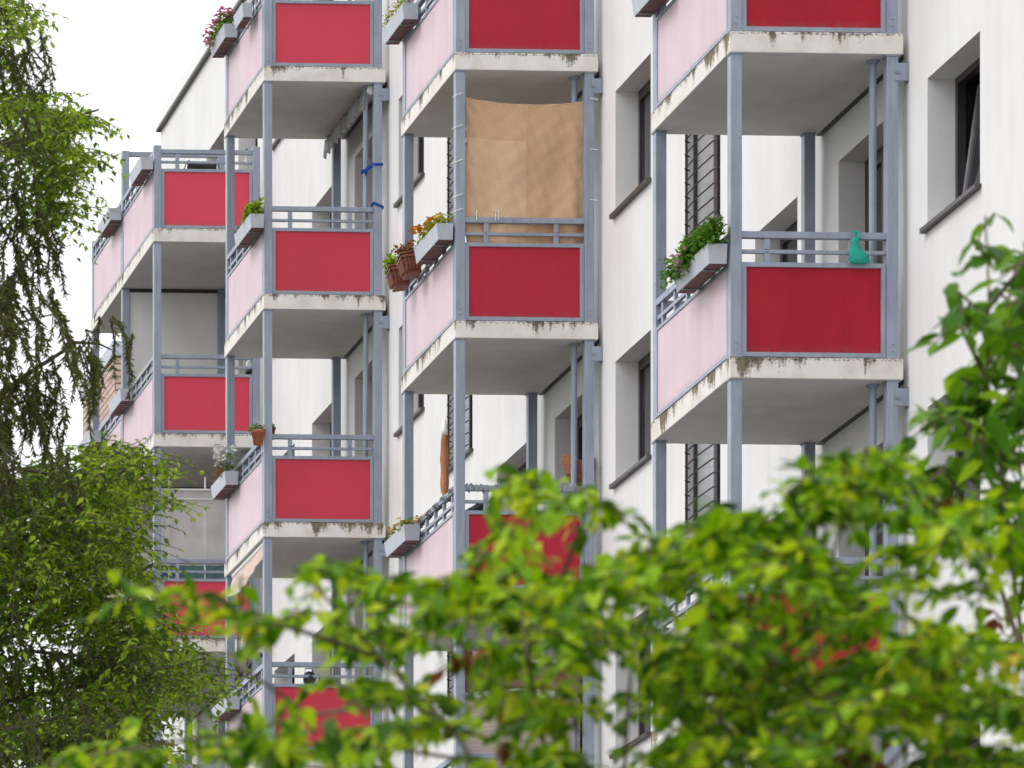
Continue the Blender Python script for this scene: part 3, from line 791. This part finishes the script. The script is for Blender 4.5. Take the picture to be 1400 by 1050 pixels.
# rolled parasol
q0 = at_y(608, 672, YC[3] + .9); q1 = at_y(612, 575, YC[3] + .9); hh = q1.z - q0.z
pr = thing('parasol', (q0.x, q0.y, lev(-1) + .004), 'rolled rust brown parasol with white tip', 'parasol')
z0 = q0.z - lev(-1)
prof = [(.02, z0 - .05), (.042, z0), (.046, z0 + hh * .12), (.036, z0 + hh * .3), (.044, z0 + hh * .45), (.035, z0 + hh * .62), (.034, z0 + hh * .72), (.026, z0 + hh * .8)]
b = MB(); n = 20; rings = []
for r_, z in prof:
    rings.append(len(b.v))
    for k in range(n):
        a = 2 * math.pi * k / n; b.v.append((r_ * (1 + .16 * math.sin(k * 3.1 + z * 3)) * math.cos(a), r_ * (1 + .16 * math.sin(k * 3.1 + z * 3)) * math.sin(a), z))
for a_, c_ in zip(rings, rings[1:]):
    for k in range(n): b.f.append((a_ + k, a_ + (k + 1) % n, c_ + (k + 1) % n, c_ + k)); b.mi.append(0)
b.build('canopy', M['orange'], pr, smooth=True)
MB().lathe((0, 0, z0 + hh * .78), [(.034, 0), (.036, hh * .08), (.018, hh * .2), (.006, hh * .24)], 12).build('cover', M['white'], pr, smooth=True)
MB().tube([(0, 0, .05), (0, 0, z0)], .018, 8).build('pole', M['white'], pr)
MB().lathe((0, 0, 0), [(.2, 0), (.2, .04), (.06, .07), (.03, .2)], 18).build('foot', M['trough'], pr)
# wicker basket on a stand
q = at_y(789, 640, YC[3] + .35)
bk = thing('basket', (q.x, q.y, q.z), 'torn wicker basket beside the thin drain pipe', 'basket')
b = MB(); n = 18; rings = []
for r_, z in ((.05, -.16), (.11, -.10), (.15, .0), (.17, .09), (.15, .08), (.1, -.05)):
    rings.append(len(b.v))
    for k in range(n):
        a = 2 * math.pi * k / n; b.v.append((r_ * math.cos(a), r_ * .8 * math.sin(a), z + .04 * math.sin(a * 2 + 1)))
for a_, c_ in zip(rings, rings[1:]):
    for k in range(n): b.f.append((a_ + k, a_ + (k + 1) % n, c_ + (k + 1) % n, c_ + k)); b.mi.append(0)
b.f.append(tuple(rings[0] + k for k in range(n))); b.mi.append(0)
b.build('bowl', M['wicker'], bk)
st = MB()
for a in (0, 2.1, 4.2): st.tube([(.08 * math.cos(a), .08 * math.sin(a), -.12), (.12 * math.cos(a), .12 * math.sin(a), lev(-1) - q.z + .004)], .011, 6)
st.build('stand', M['black'], bk)
m = MB(); leaves_in(m, -.09, .09, -.07, .07, -.3, .2, 60, .06, .02, random.Random(3)); m.build('foliage', M['leaf_grey'], bk)
# blue bands on the post of (2, 1)
o = BO(2, 1)
for zz, sl, lab in ((1.62, .0, 'blue band tied around post and drain pipe under the valance'), (1.14, -.05, 'short blue band tied round the post at rail height')):
    b = MB(); x0, x1, y0, y1 = 1.365, 1.485, .008, .128
    if sl == 0:
        ring = [(1.275, .14), (1.355, y0 + .04), (x0 + .01, y0 - .004), (x1, y0 - .004), (x1 + .004, y1), (x0, y1 + .004), (1.29, .2), (1.265, .17)]
    else: ring = [(x0 - .004, y0 - .004), (x1 + .004, y0 - .004), (x1 + .004, y1 + .004), (x0 - .004, y1 + .004)]
    n = len(ring)
    for i, (x, y) in enumerate(ring):
        dz = sl * (x - x0) / .12 + (.012 * math.sin(i * 2) if sl == 0 else 0) - (.05 if (sl == 0 and x < 1.3) else 0)
        b.v += [(x, y, zz + dz - .016), (x, y, zz + dz + .014)]
    for i in range(n): j = (i + 1) % n; b.f.append((2 * i, 2 * j, 2 * j + 1, 2 * i + 1)); b.mi.append(0)
    if sl == 0: b.leaf((1.28, .12, zz - .04), (-.5, -.2, -.6), (0, -1, .3), .08, .06, .1, .3); b.leaf((1.29, .12, zz - .04), (.1, -.2, -.8), (0, -1, .3), .07, .05, .1, .3)
    ob = b.build('blue_band', M['blue'], origin=(0, 0, 0)); ob.location = o; ob.modifiers.new('thick', 'SOLIDIFY').thickness = .003; tag(ob, lab, 'strap', 'blue bands on the post')
# chair on the roofless double balcony
q = at_y(275, 222, YC[1] + .6)
ch = thing('garden_chair', (q.x, q.y, lev(2) + .004), 'black chair back with metal frame showing over the top red panel', 'chair')
zt = q.z - lev(2)
fr = MB()
for sx in (-1, 1):
    fr.tube([(sx * .27, .0, .0), (sx * .25, .05, .42), (sx * .24, -.05, zt - .1), (sx * .215, -.07, zt - .02), (sx * .17, -.075, zt)], .013, 8); fr.tube([(sx * .26, .5, 0), (sx * .25, .48, .42)], .013, 8)
fr.build('chair_frame', M['zinc'], ch)
MB().grid(10, 8, lambda u, v: (-.205 + .41 * u, -.065 + .03 * math.sin(u * 3.14) + .1 * v, zt - .005 - v * .5)).build('backrest', M['black'], ch, smooth=True).modifiers.new('t', 'SOLIDIFY').thickness = .02
MB().box(-.24, .24, .05, .5, .41, .44).build('seat', M['black'], ch)
# bottle and lantern on the double balconies
q = at_y(338, 236, YC[1] + .062)
bt = thing('bottle', (q.x, q.y, lev(2) + 1.093 - .27), 'small pale bottle with dark cap by the top double balcony rail', 'bottle')
MB().lathe((0, .05, 0), [(.03, 0), (.032, .1), (.03, .16), (.012, .2), (.012, .25)], 12).build('glass_body', M['white'], bt, smooth=True); MB().lathe((0, .05, .25), [(.015, 0), (.015, .06)], 10).build('cap', M['black'], bt)
q = at_y(342, 500, YC[1] + .15)
ln = thing('hanging_lantern', (q.x, q.y, q.z - .12), 'small white lantern with black base hanging by the double balcony rail', 'lantern')
MB().lathe((0, 0, .05), [(.06, 0), (.062, .1), (.05, .13), (.02, .16)], 14).build('glass_body', M['white'], ln, smooth=True)
MB().lathe((0, 0, 0), [(.05, 0), (.068, .02), (.068, .049)], 14).build('base', M['black'], ln); MB().tube([(-.03, 0, .2), (-.02, 0, .3), (.02, 0, .3), (.03, 0, .2)], .006, 5).build('handle', M['black'], ln)
# dark round jug on the rail of (2, -1)
q = at_y(423, 931, YC[2] + .12)
jg = thing('watering_can', (q.x, q.y, lev(-1) + .83), 'small black round can with spout standing behind the low handrail', 'watering can')
MB().lathe((0, 0, 0), [(.05, 0), (.075, .04), (.08, .09), (.06, .14), (.03, .16)], 16).build('can_body', M['black'], jg, smooth=True)
MB().tube([(.06, 0, .07), (.11, 0, .12), (.135, 0, .05)], [.02, .014, .01], 8).build('spout', M['black'], jg); MB().tube([(-.06, 0, .12), (-.05, 0, .2), (.03, 0, .2), (.05, 0, .13)], .008, 6).build('handle', M['black'], jg)
# dangling cords
q = at_x(325, 798, XO + .3); b = MB()
for dx, dy in ((0, 0), (.035, .05), (-.06, .02)):
    b.tube([(dx, dy, 0), (dx + .01, dy, -.5), (dx - .005, dy, -1.0), (dx + .012, dy + .01, -1.55)], .010 if dx == 0 else .006, 6)
ob = b.build('cable', M['dark'], origin=(0, 0, 0)); ob.location = (q.x, q.y, lev(0) - TH - .01); tag(ob, 'dark cables hanging from the slab over the peach awning balcony', 'cable')

# ------------------------------------------------------------------ distant building and trees
fb = at_y(157, 487, 112)
db = thing('brick_tower', (fb.x, 112, 0), 'pale brick gable far behind the partitioned double balcony', 'building')
MB().box(0, 7, 0, 4, 0, fb.z).build('wall', M['brick'], db); MB().box(-.06, 7.06, -.06, 4.06, fb.z + .002, fb.z + .32).build('roof_edge', M['trough'], db)

def tree_leaves(mb, blobs, D, dj, lsz, per, rnd, twig=None, tlen=.35, fine=False, droop=.3, keep=None, clump=0):
    """leafy twigs spread through ellipsoids given around a crown (photo px give the bearing, D the distance)"""
    clump_w = F / D * tlen * .8
    for (bx, by, rx, ry, n) in blobs:
        for q_ in range(n):
            if clump and q_ % clump:      # neighbours share a spray: flat, slightly drooping plate of twigs
                u, v, w_ = cu + rnd.gauss(0, .55 * clump_w / rx), cv + rnd.gauss(0, .16 * clump_w / ry), cw + rnd.gauss(0, .12)
            else:
                while True:
                    u, v, w_ = rnd.uniform(-1, 1), rnd.uniform(-1, 1), rnd.uniform(-1, 1)
                    if u * u + v * v + w_ * w_ < 1: break
                cu, cv, cw = u, v, w_
            p = at_d(bx + u * rx, by + v * ry, D + w_ * dj)
            if keep and not keep(bx + u * rx, by + v * ry, rnd): continue
            d = Vector((u + rnd.uniform(-.9, .9), rnd.uniform(-1, 1), -v * .5 + rnd.uniform(-.5, .6))).normalized()
            L = tlen * rnd.uniform(.6, 1.3); pts = []
            for k in range(per):
                t = k / (per - 1); pts.append(p + d * (L * (t - .6)) - Vector((0, 0, droop * L * t * t)))
            if twig is not None: twig.tube([pts[0], pts[per // 2], pts[-1]], [lsz * .05, lsz * .035, lsz * .02], 4, cap=False)
            sdv = d.cross(Vector((0, 0, 1))).normalized()
            for k, q in enumerate(pts):
                for sg in ((-1, 1) if rnd.random() < .8 else (rnd.choice((-1, 1)),)):
                    ld = d * rnd.uniform(.2, .9) + sdv * sg * rnd.uniform(.5, 1.1) + Vector((rnd.uniform(-.3, .3), rnd.uniform(-.3, .3), rnd.uniform(-.75, .25)))
                    s = lsz * rnd.uniform(.6, 1.15) * (1 - .25 * k / per)
                    mb.leaf(q, ld, (rnd.uniform(-.5, .5), rnd.uniform(-.5, .5), 1), s, s * rnd.uniform(.42, .58), rnd.uniform(.1, .35), rnd.uniform(.1, .45), fine=fine)

def trunk_mesh(base, top, r0, r1, limbs, name='trunk'):
    b = MB(); n = 9; base = Vector(base); top = Vector(top)
    pts = [base.lerp(top, i / n) + Vector((math.sin(i * 1.3) * r0 * .6, math.cos(i * 1.7) * r0 * .6, 0)) for i in range(n + 1)]
    b.tube(pts, [r0 + (r1 - r0) * (i / n) ** .7 for i in range(n + 1)], 12)
    for lp, ra, rb in limbs:
        m_ = len(lp); b.tube(lp, [ra + (rb - ra) * i / (m_ - 1) for i in range(m_)], 7)
    return b

# broad-leaved tree whose boughs reach in beside the building
DH = 27.0
hb = at_d(-260, YH, DH); root = thing('hornbeam_tree', (hb.x, hb.y, 0), 'bright green small leaved tree mingled with the drooping conifer', 'tree')
O = Vector((hb.x, hb.y, 0))
def P(px, py, D): return at_d(px, py, D)
limbs = []
for poly in ([(-255, 330), (-120, 260), (0, 195), (80, 165), (135, 150)], [(-255, 520), (-100, 420), (20, 300), (75, 230)], [(-250, 800), (-100, 740), (60, 700), (200, 640)],
             [(-250, 950), (-60, 900), (120, 830), (210, 770)], [(-250, 980), (0, 960), (150, 930), (280, 900)], [(-240, 700), (-80, 690), (30, 670), (120, 690)], [(-255, 120), (-120, 60), (-10, 20), (40, 5)], [(-240, 1100), (0, 1040), (130, 1000), (230, 980)]):
    limbs.append(([P(x, y, DH + rng.uniform(-.5, .5)) for x, y in poly], .02, .005))
tkm = trunk_mesh((hb.x, hb.y, 0), P(-262, -210, DH), .24, .03, limbs + [([P(-520 - x, y, DH + .3) for x, y in q], .02, .005) for q in ([(-255, 330), (-150, 250), (-60, 200)], [(-255, 620), (-130, 540), (-40, 480)], [(-255, 60), (-170, -40), (-110, -100)])])
mb, tw = MB(), MB()
tree_leaves(mb, [(a, b, c, d, int(n * 2.6)) for a, b, c, d, n in [(10, 5, 35, 25, 12), (20, 35, 25, 12, 6), (60, 190, 60, 40, 30), (85, 165, 28, 16, 16), (105, 158, 12, 8, 4), (85, 220, 34, 32, 26), (30, 150, 60, 40, 30), (60, 280, 35, 22, 20), (70, 255, 20, 18, 9), (-60, 180, 80, 120, 70),
                 (-100, 450, 60, 200, 60), (60, 690, 90, 70, 120), (150, 640, 70, 40, 50), (172, 622, 24, 22, 16), (130, 700, 80, 60, 100), (40, 790, 90, 90, 140), (155, 760, 42, 46, 36),
                 (130, 840, 90, 60, 90), (185, 830, 36, 36, 18), (180, 900, 80, 50, 70), (90, 950, 110, 70, 110), (230, 940, 60, 45, 36), (250, 900, 45, 30, 12), (130, 1010, 110, 50, 90), (-90, 850, 110, 200, 200), (0, 1000, 80, 60, 60), (-20, 720, 60, 80, 60), (-340, 200, 190, 340, 150), (-350, 700, 190, 340, 150), (-270, -140, 190, 170, 80)]],
            DH, 1.7, .056, 6, random.Random(11), tw, .26, False, .3, None, 9)
mb.build('crown', M['leaf_horn'], root, origin=O); tkm.add(tw).build('trunk', M['bark'], root, origin=O)

# drooping conifer in front of it
DC = 26.0
cb_ = at_d(-170, YH, DC); root = thing('conifer_tree', (cb_.x, cb_.y, 0), 'dark olive conifer with hanging twigs at the edge of the sky', 'tree')
O = Vector((cb_.x, cb_.y, 0)); r2 = random.Random(5)
cl_, tw = MB(), MB()
LIMBS = [[(-165, 220), (-80, 130), (0, 90), (45, 68), (68, 95)], [(-165, 500), (-60, 450), (10, 395), (45, 340), (62, 312)], [(-165, 640), (-60, 580), (40, 510), (105, 468), (135, 470), (152, 478)],
         [(-165, 320), (-90, 260), (-10, 200), (30, 190)], [(-165, 420), (-90, 340), (-30, 280), (20, 270), (60, 290)], [(-165, 760), (-70, 680), (20, 640), (80, 650), (100, 690)],
         [(-165, 1000), (-60, 930), (40, 890), (140, 900), (190, 930)], [(-165, 700), (-80, 620), (0, 560), (60, 540), (95, 560)], [(-165, 1080), (-40, 1010), (80, 980), (200, 1000)], [(-165, 560), (-100, 520), (-30, 470), (30, 440), (70, 430)], [(-165, 100), (-90, 30), (-30, 0), (0, 15)],
         [(-165, 850), (-80, 770), (0, 730), (60, 735)], [(-165, -60), (-110, -110), (-60, -120)], [(-165, 30), (-100, -30), (-50, -50)]]
LIMBS += [[(-330 - x, y + 25) for x, y in q] for q in LIMBS]
limbs = []
def strand(p, L, rnd):
    pts = []; sx, sy = rnd.uniform(-.35, .75), rnd.uniform(-.5, .5); n = max(4, int(L / .024))
    for k in range(n + 1):
        t = k / n; pts.append(p + Vector((sx * L * t * (1 - t * .4) + .012 * math.sin(t * 6 + sx * 30), sy * L * t, -L * t + .15 * L * (1 - t) * t)))
    tw.tube([pts[0], pts[n // 2], pts[-1]], [.006, .004, .002], 4, cap=False)
    for k, q in enumerate(pts):
        d = (pts[min(k + 1, n)] - pts[max(k - 1, 0)]).normalized()
        for _ in range(7):
            dd = (d * .8 + Vector((rnd.uniform(-.9, .9), rnd.uniform(-.9, .9), rnd.uniform(-.3, .5)))).normalized()
            sd_ = dd.cross(Vector((rnd.uniform(-1, 1), rnd.uniform(-1, 1), .3))).normalized()
            cl_.blade(q + d * rnd.uniform(-.012, .012), dd, sd_, rnd.uniform(.022, .042), .0085)
for poly in LIMBS:
    dd0 = DC + r2.uniform(-.9, .9); wp = [P(x, y, dd0 + r2.uniform(-.2, .2)) for x, y in poly]
    limbs.append((wp, .017, .004))
    for a, b2 in zip(wp, wp[1:]):
        seg = (b2 - a).length
        for _ in range(max(2, int(seg / .021))):
            t = r2.random(); p = a.lerp(b2, t) + Vector((r2.uniform(-.05, .05), r2.uniform(-.45, .45), r2.uniform(-.05, .05)))
            strand(p, r2.uniform(.07, .30) * (1 if r2.random() < .85 else 1.7), r2)
for _ in range(220):     # inner mass
    y = r2.uniform(60, 1080); e = -15 if y < 500 else (0 if y < 800 else 35)
    strand(P(r2.uniform(-170, e), y, DC + r2.uniform(-.9, .9)), r2.uniform(.12, .4), r2)
tkm = trunk_mesh((cb_.x, cb_.y, 0), P(-166, -230, DC), .22, .02, limbs)
cl_.build('crown', M['needle'], root, origin=O); tkm.add(tw).build('trunk', M['bark'], root, origin=O)

# trees beyond the end of the building
for k, (x, y, D, bl, lab) in enumerate((( 285, 960, 96, [(285, 960, 60, 70, 130), (260, 1010, 60, 50, 80), (310, 930, 36, 50, 60)], 'grey green tree seen between the posts under the lowest double balcony'),
                                   (215, 1000, 102, [(200, 1010, 70, 60, 110), (160, 1040, 60, 50, 80)], 'grey green tree behind the hornbeam beyond the building end'))):
    q = at_d(x, YH, D); root = thing('far_tree', (q.x, q.y, 0), lab, 'tree', 'trees beyond the building end'); O = Vector((q.x, q.y, 0))
    trunk_mesh((q.x, q.y, 0), P(x, y, D), .3, .08, []).build('trunk', M['bark'], root, origin=O)
    mb = MB(); tree_leaves(mb, bl, D, 1.6, .13, 7, random.Random(20 + k), None, .8); mb.build('crown', M['leaf_far'], root, origin=O)

# ------------------------------------------------------------------ shrubs close to the camera (out of focus)
DB = 8.2
sb = at_d(860, YH, DB); root = thing('dogwood_shrub', (sb.x, sb.y, 0), 'wide leafy green shrub with yellow tips spreading across the lower balconies', 'shrub')
O = Vector((sb.x, sb.y, 0)); r3 = random.Random(31)
limbs = []
for poly in ([(860, 1400), (720, 1150), (620, 1000), (520, 900), (430, 800), (400, 775)], [(860, 1400), (760, 1100), (720, 900), (700, 740), (695, 640)], [(860, 1400), (850, 1100), (860, 950), (870, 800), (900, 740)],
             [(860, 1400), (960, 1100), (1000, 900), (1010, 760), (1000, 700)], [(860, 1400), (1020, 1150), (1100, 900), (1150, 720), (1190, 610)], [(860, 1400), (1100, 1180), (1230, 1030), (1300, 930)],
             [(620, 1000), (560, 960), (440, 975), (330, 1000), (200, 1020), (70, 1042)], [(520, 900), (460, 878), (370, 850), (290, 818), (205, 808), (172, 795)], [(720, 900), (780, 760), (800, 700), (830, 690)],
             [(1100, 900), (1160, 860), (1200, 840)], [(700, 980), (640, 900), (600, 800), (560, 800)], [(430, 1000), (400, 960), (340, 920), (310, 890)], [(760, 1100), (640, 1040), (520, 1020), (440, 1030)]):
    limbs.append(([P(x, y, DB + r3.uniform(-.35, .35)) for x, y in poly], .0045, .0018))
tkm = trunk_mesh((sb.x, sb.y, 0), P(860, 1380, DB), .035, .016, limbs)
BL = [(435, 772, 48, 14, 6), (505, 795, 34, 22, 5), (485, 868, 66, 30, 12), (405, 835, 30, 12, 3), (525, 935, 50, 40, 11), (490, 1015, 60, 35, 10), (400, 1015, 50, 30, 6), (600, 805, 40, 36, 9), (645, 830, 60, 45, 15), (700, 700, 22, 60, 11), (735, 655, 36, 18, 6), (785, 682, 36, 14, 5), (815, 700, 14, 14, 2),
      (725, 795, 55, 34, 14), (640, 900, 70, 45, 11), (760, 860, 90, 75, 34), (860, 800, 75, 55, 22), (905, 765, 60, 42, 16), (960, 765, 75, 60, 24), (1000, 725, 55, 40, 15), (1060, 725, 65, 50, 21), (1120, 680, 55, 45, 17), (1180, 635, 55, 38, 15), (1215, 625, 35, 26, 8),
      (1100, 790, 85, 65, 28), (1000, 850, 95, 75, 36), (905, 890, 75, 55, 22), (1160, 860, 80, 70, 20), (1050, 950, 100, 75, 44), (960, 975, 65, 65, 26), (1200, 960, 90, 75, 40), (1300, 965, 85, 65, 26), (1260, 905, 55, 50, 12), (690, 960, 60, 55, 11), (600, 985, 70, 50, 12), (765, 950, 45, 40, 9),
      (945, 1035, 90, 35, 20), (710, 1040, 90, 30, 11), (1100, 1040, 120, 35, 26), (1330, 1035, 80, 30, 14), (380, 992, 55, 26, 8), (300, 1003, 48, 26, 9), (205, 1026, 55, 18, 8), (110, 1040, 45, 14, 6),
      (370, 848, 30, 10, 2), (300, 825, 40, 8, 3), (225, 812, 36, 8, 3), (185, 800, 10, 6, 1), (1390, 1030, 60, 40, 10), (1300, 715, 70, 36, 16), (1370, 735, 40, 36, 9), (1255, 775, 30, 40, 8), (1285, 875, 60, 36, 14), (1345, 900, 45, 45, 10), (1385, 965, 40, 55, 14), (1330, 800, 30, 25, 4), (860, 1090, 300, 40, 40), (500, 1090, 150, 30, 14), (1250, 1100, 160, 40, 25)]
mb, tw = MB(), MB()
tree_leaves(mb, [(a, b, c * .85, d * .85, max(1, int(n * 1.2 + .5))) for a, b, c, d, n in BL], DB, 1.0, .045, 6, r3, tw, .085, True, .4, None, 5)
mb.build('crown', M['leaf_bush'], root, origin=O); tkm.add(tw).build('trunk', M['twig'], root, origin=O)
mb = MB(); tree_leaves(mb, [(1110, 1030, 25, 22, 5), (1185, 1015, 22, 20, 5), (1000, 800, 200, 90, 4), (760, 900, 150, 90, 3)], DB, .4, .05, 4, r3, None, .07, True, .6)
mb.build('withered_leaves', M['leaf_rust'], root, origin=O)

DR = 11.0
rb = at_d(1450, YH, DR); root = thing('broadleaf_shrub', (rb.x, rb.y, 0), 'upright shrub of big dark green leaves against the white wall', 'shrub')
O = Vector((rb.x, rb.y, 0)); limbs = []
for poly in ([(1450, 1200), (1400, 900), (1375, 700), (1350, 520), (1352, 400), (1347, 295)], [(1400, 900), (1340, 720), (1290, 640), (1240, 690)], [(1375, 700), (1330, 600), (1290, 570), (1275, 545)], [(1352, 420), (1385, 380), (1400, 350)], [(1450, 1200), (1430, 800), (1420, 500), (1400, 330)], [(1350, 520), (1315, 450), (1300, 430)]):
    limbs.append(([P(x, y, DR + r3.uniform(-.3, .3)) for x, y in poly], .006, .002))
tkm = trunk_mesh((rb.x, rb.y, 0), P(1450, 1190, DR), .04, .018, limbs)
mb, tw = MB(), MB()
tree_leaves(mb, [(a, b, c, d, n if b < 380 else int(n * 1.4 + 1)) for a, b, c, d, n in [(1348, 300, 12, 14, 1), (1345, 335, 22, 20, 2), (1390, 355, 22, 30, 3), (1335, 415, 28, 16, 3), (1312, 430, 12, 12, 1), (1390, 400, 22, 40, 4), (1375, 470, 26, 20, 3), (1335, 515, 30, 32, 5), (1288, 572, 26, 26, 4), (1345, 595, 38, 38, 6), (1390, 560, 26, 55, 5), (1315, 645, 45, 32, 7),
                 (1262, 670, 28, 24, 4), (1375, 680, 36, 36, 6), (1240, 700, 28, 26, 4), (1440, 600, 50, 250, 36)]],
            DR, .55, .085, 3, random.Random(44), tw, .10, True, .5)
mb.build('crown', M['leaf_big'], root, origin=O); tkm.add(tw).build('trunk', M['twig'], root, origin=O)
mb = MB(); tree_leaves(mb, [(1300, 690, 26, 14, 4), (1370, 850, 20, 14, 2)], DR, .3, .06, 4, r3, None, .08, True, .6); mb.build('withered_leaves', M['leaf_rust'], root, origin=O)

# ------------------------------------------------------------------ sky, sun, camera
SUN_EL, SUN_AZ = R(48), R(-96)          # azimuth from +Y towards +X
world = bpy.data.worlds.new('World'); scene.world = world; world.use_nodes = True
nt = world.node_tree; bg = nt.nodes['Background']
sky = nt.nodes.new('ShaderNodeTexSky'); sky.sky_type = 'NISHITA'; sky.sun_disc = False
sky.sun_elevation = SUN_EL; sky.sun_rotation = SUN_AZ; sky.dust_density = 6; sky.air_density = 1.0; sky.ozone_density = 1
bw = nt.nodes.new('ShaderNodeRGBToBW'); nt.links.new(sky.outputs[0], bw.inputs[0])
mx = nt.nodes.new('ShaderNodeMix'); mx.data_type = 'RGBA'; mx.inputs[0].default_value = .92
nt.links.new(sky.outputs[0], mx.inputs[6]); nt.links.new(bw.outputs[0], mx.inputs[7]); 
ov = nt.nodes.new('ShaderNodeMix'); ov.data_type = 'RGBA'; ov.inputs[0].default_value = .8        # even overcast layer over the sky texture
nt.links.new(mx.outputs[2], ov.inputs[6]); ov.inputs[7].default_value = (6.2, 6.25, 6.4, 1); nt.links.new(ov.outputs[2], bg.inputs['Color'])
bg.inputs['Strength'].default_value = .15
sl = bpy.data.lights.new('sun', 'SUN'); sl.energy = .6; sl.angle = R(22); sl.color = (1, .975, .94)
so = bpy.data.objects.new('sun', sl); col.objects.link(so); so.location = (0, 0, 60)
sd = Vector((math.sin(SUN_AZ) * math.cos(SUN_EL), math.cos(SUN_AZ) * math.cos(SUN_EL), math.sin(SUN_EL)))
so.rotation_euler = sd.to_track_quat('Z', 'Y').to_euler()

cam = bpy.data.cameras.new('camera'); co = bpy.data.objects.new('camera', cam); col.objects.link(co); scene.camera = co
co.location = (0, 0, CAMZ); co.rotation_euler = (R(90), 0, -PSI)
cam.sensor_width = 36; cam.sensor_fit = 'HORIZONTAL'; cam.lens = F / 1400 * 36
cam.shift_x = (700 - CX) / 1400; cam.shift_y = (YH - 525) / 1400
cam.clip_start = .5; cam.clip_end = 2000
cam.dof.use_dof = True; cam.dof.focus_distance = 52; cam.dof.aperture_fstop = 14
vs = scene.view_settings; vs.view_transform = 'Standard'; vs.look = 'None'; vs.exposure = .74; vs.gamma = 1
scene.render.film_transparent = False
cy = scene.cycles; cy.use_denoising = True; cy.max_bounces = 8; cy.diffuse_bounces = 5; cy.transparent_max_bounces = 12
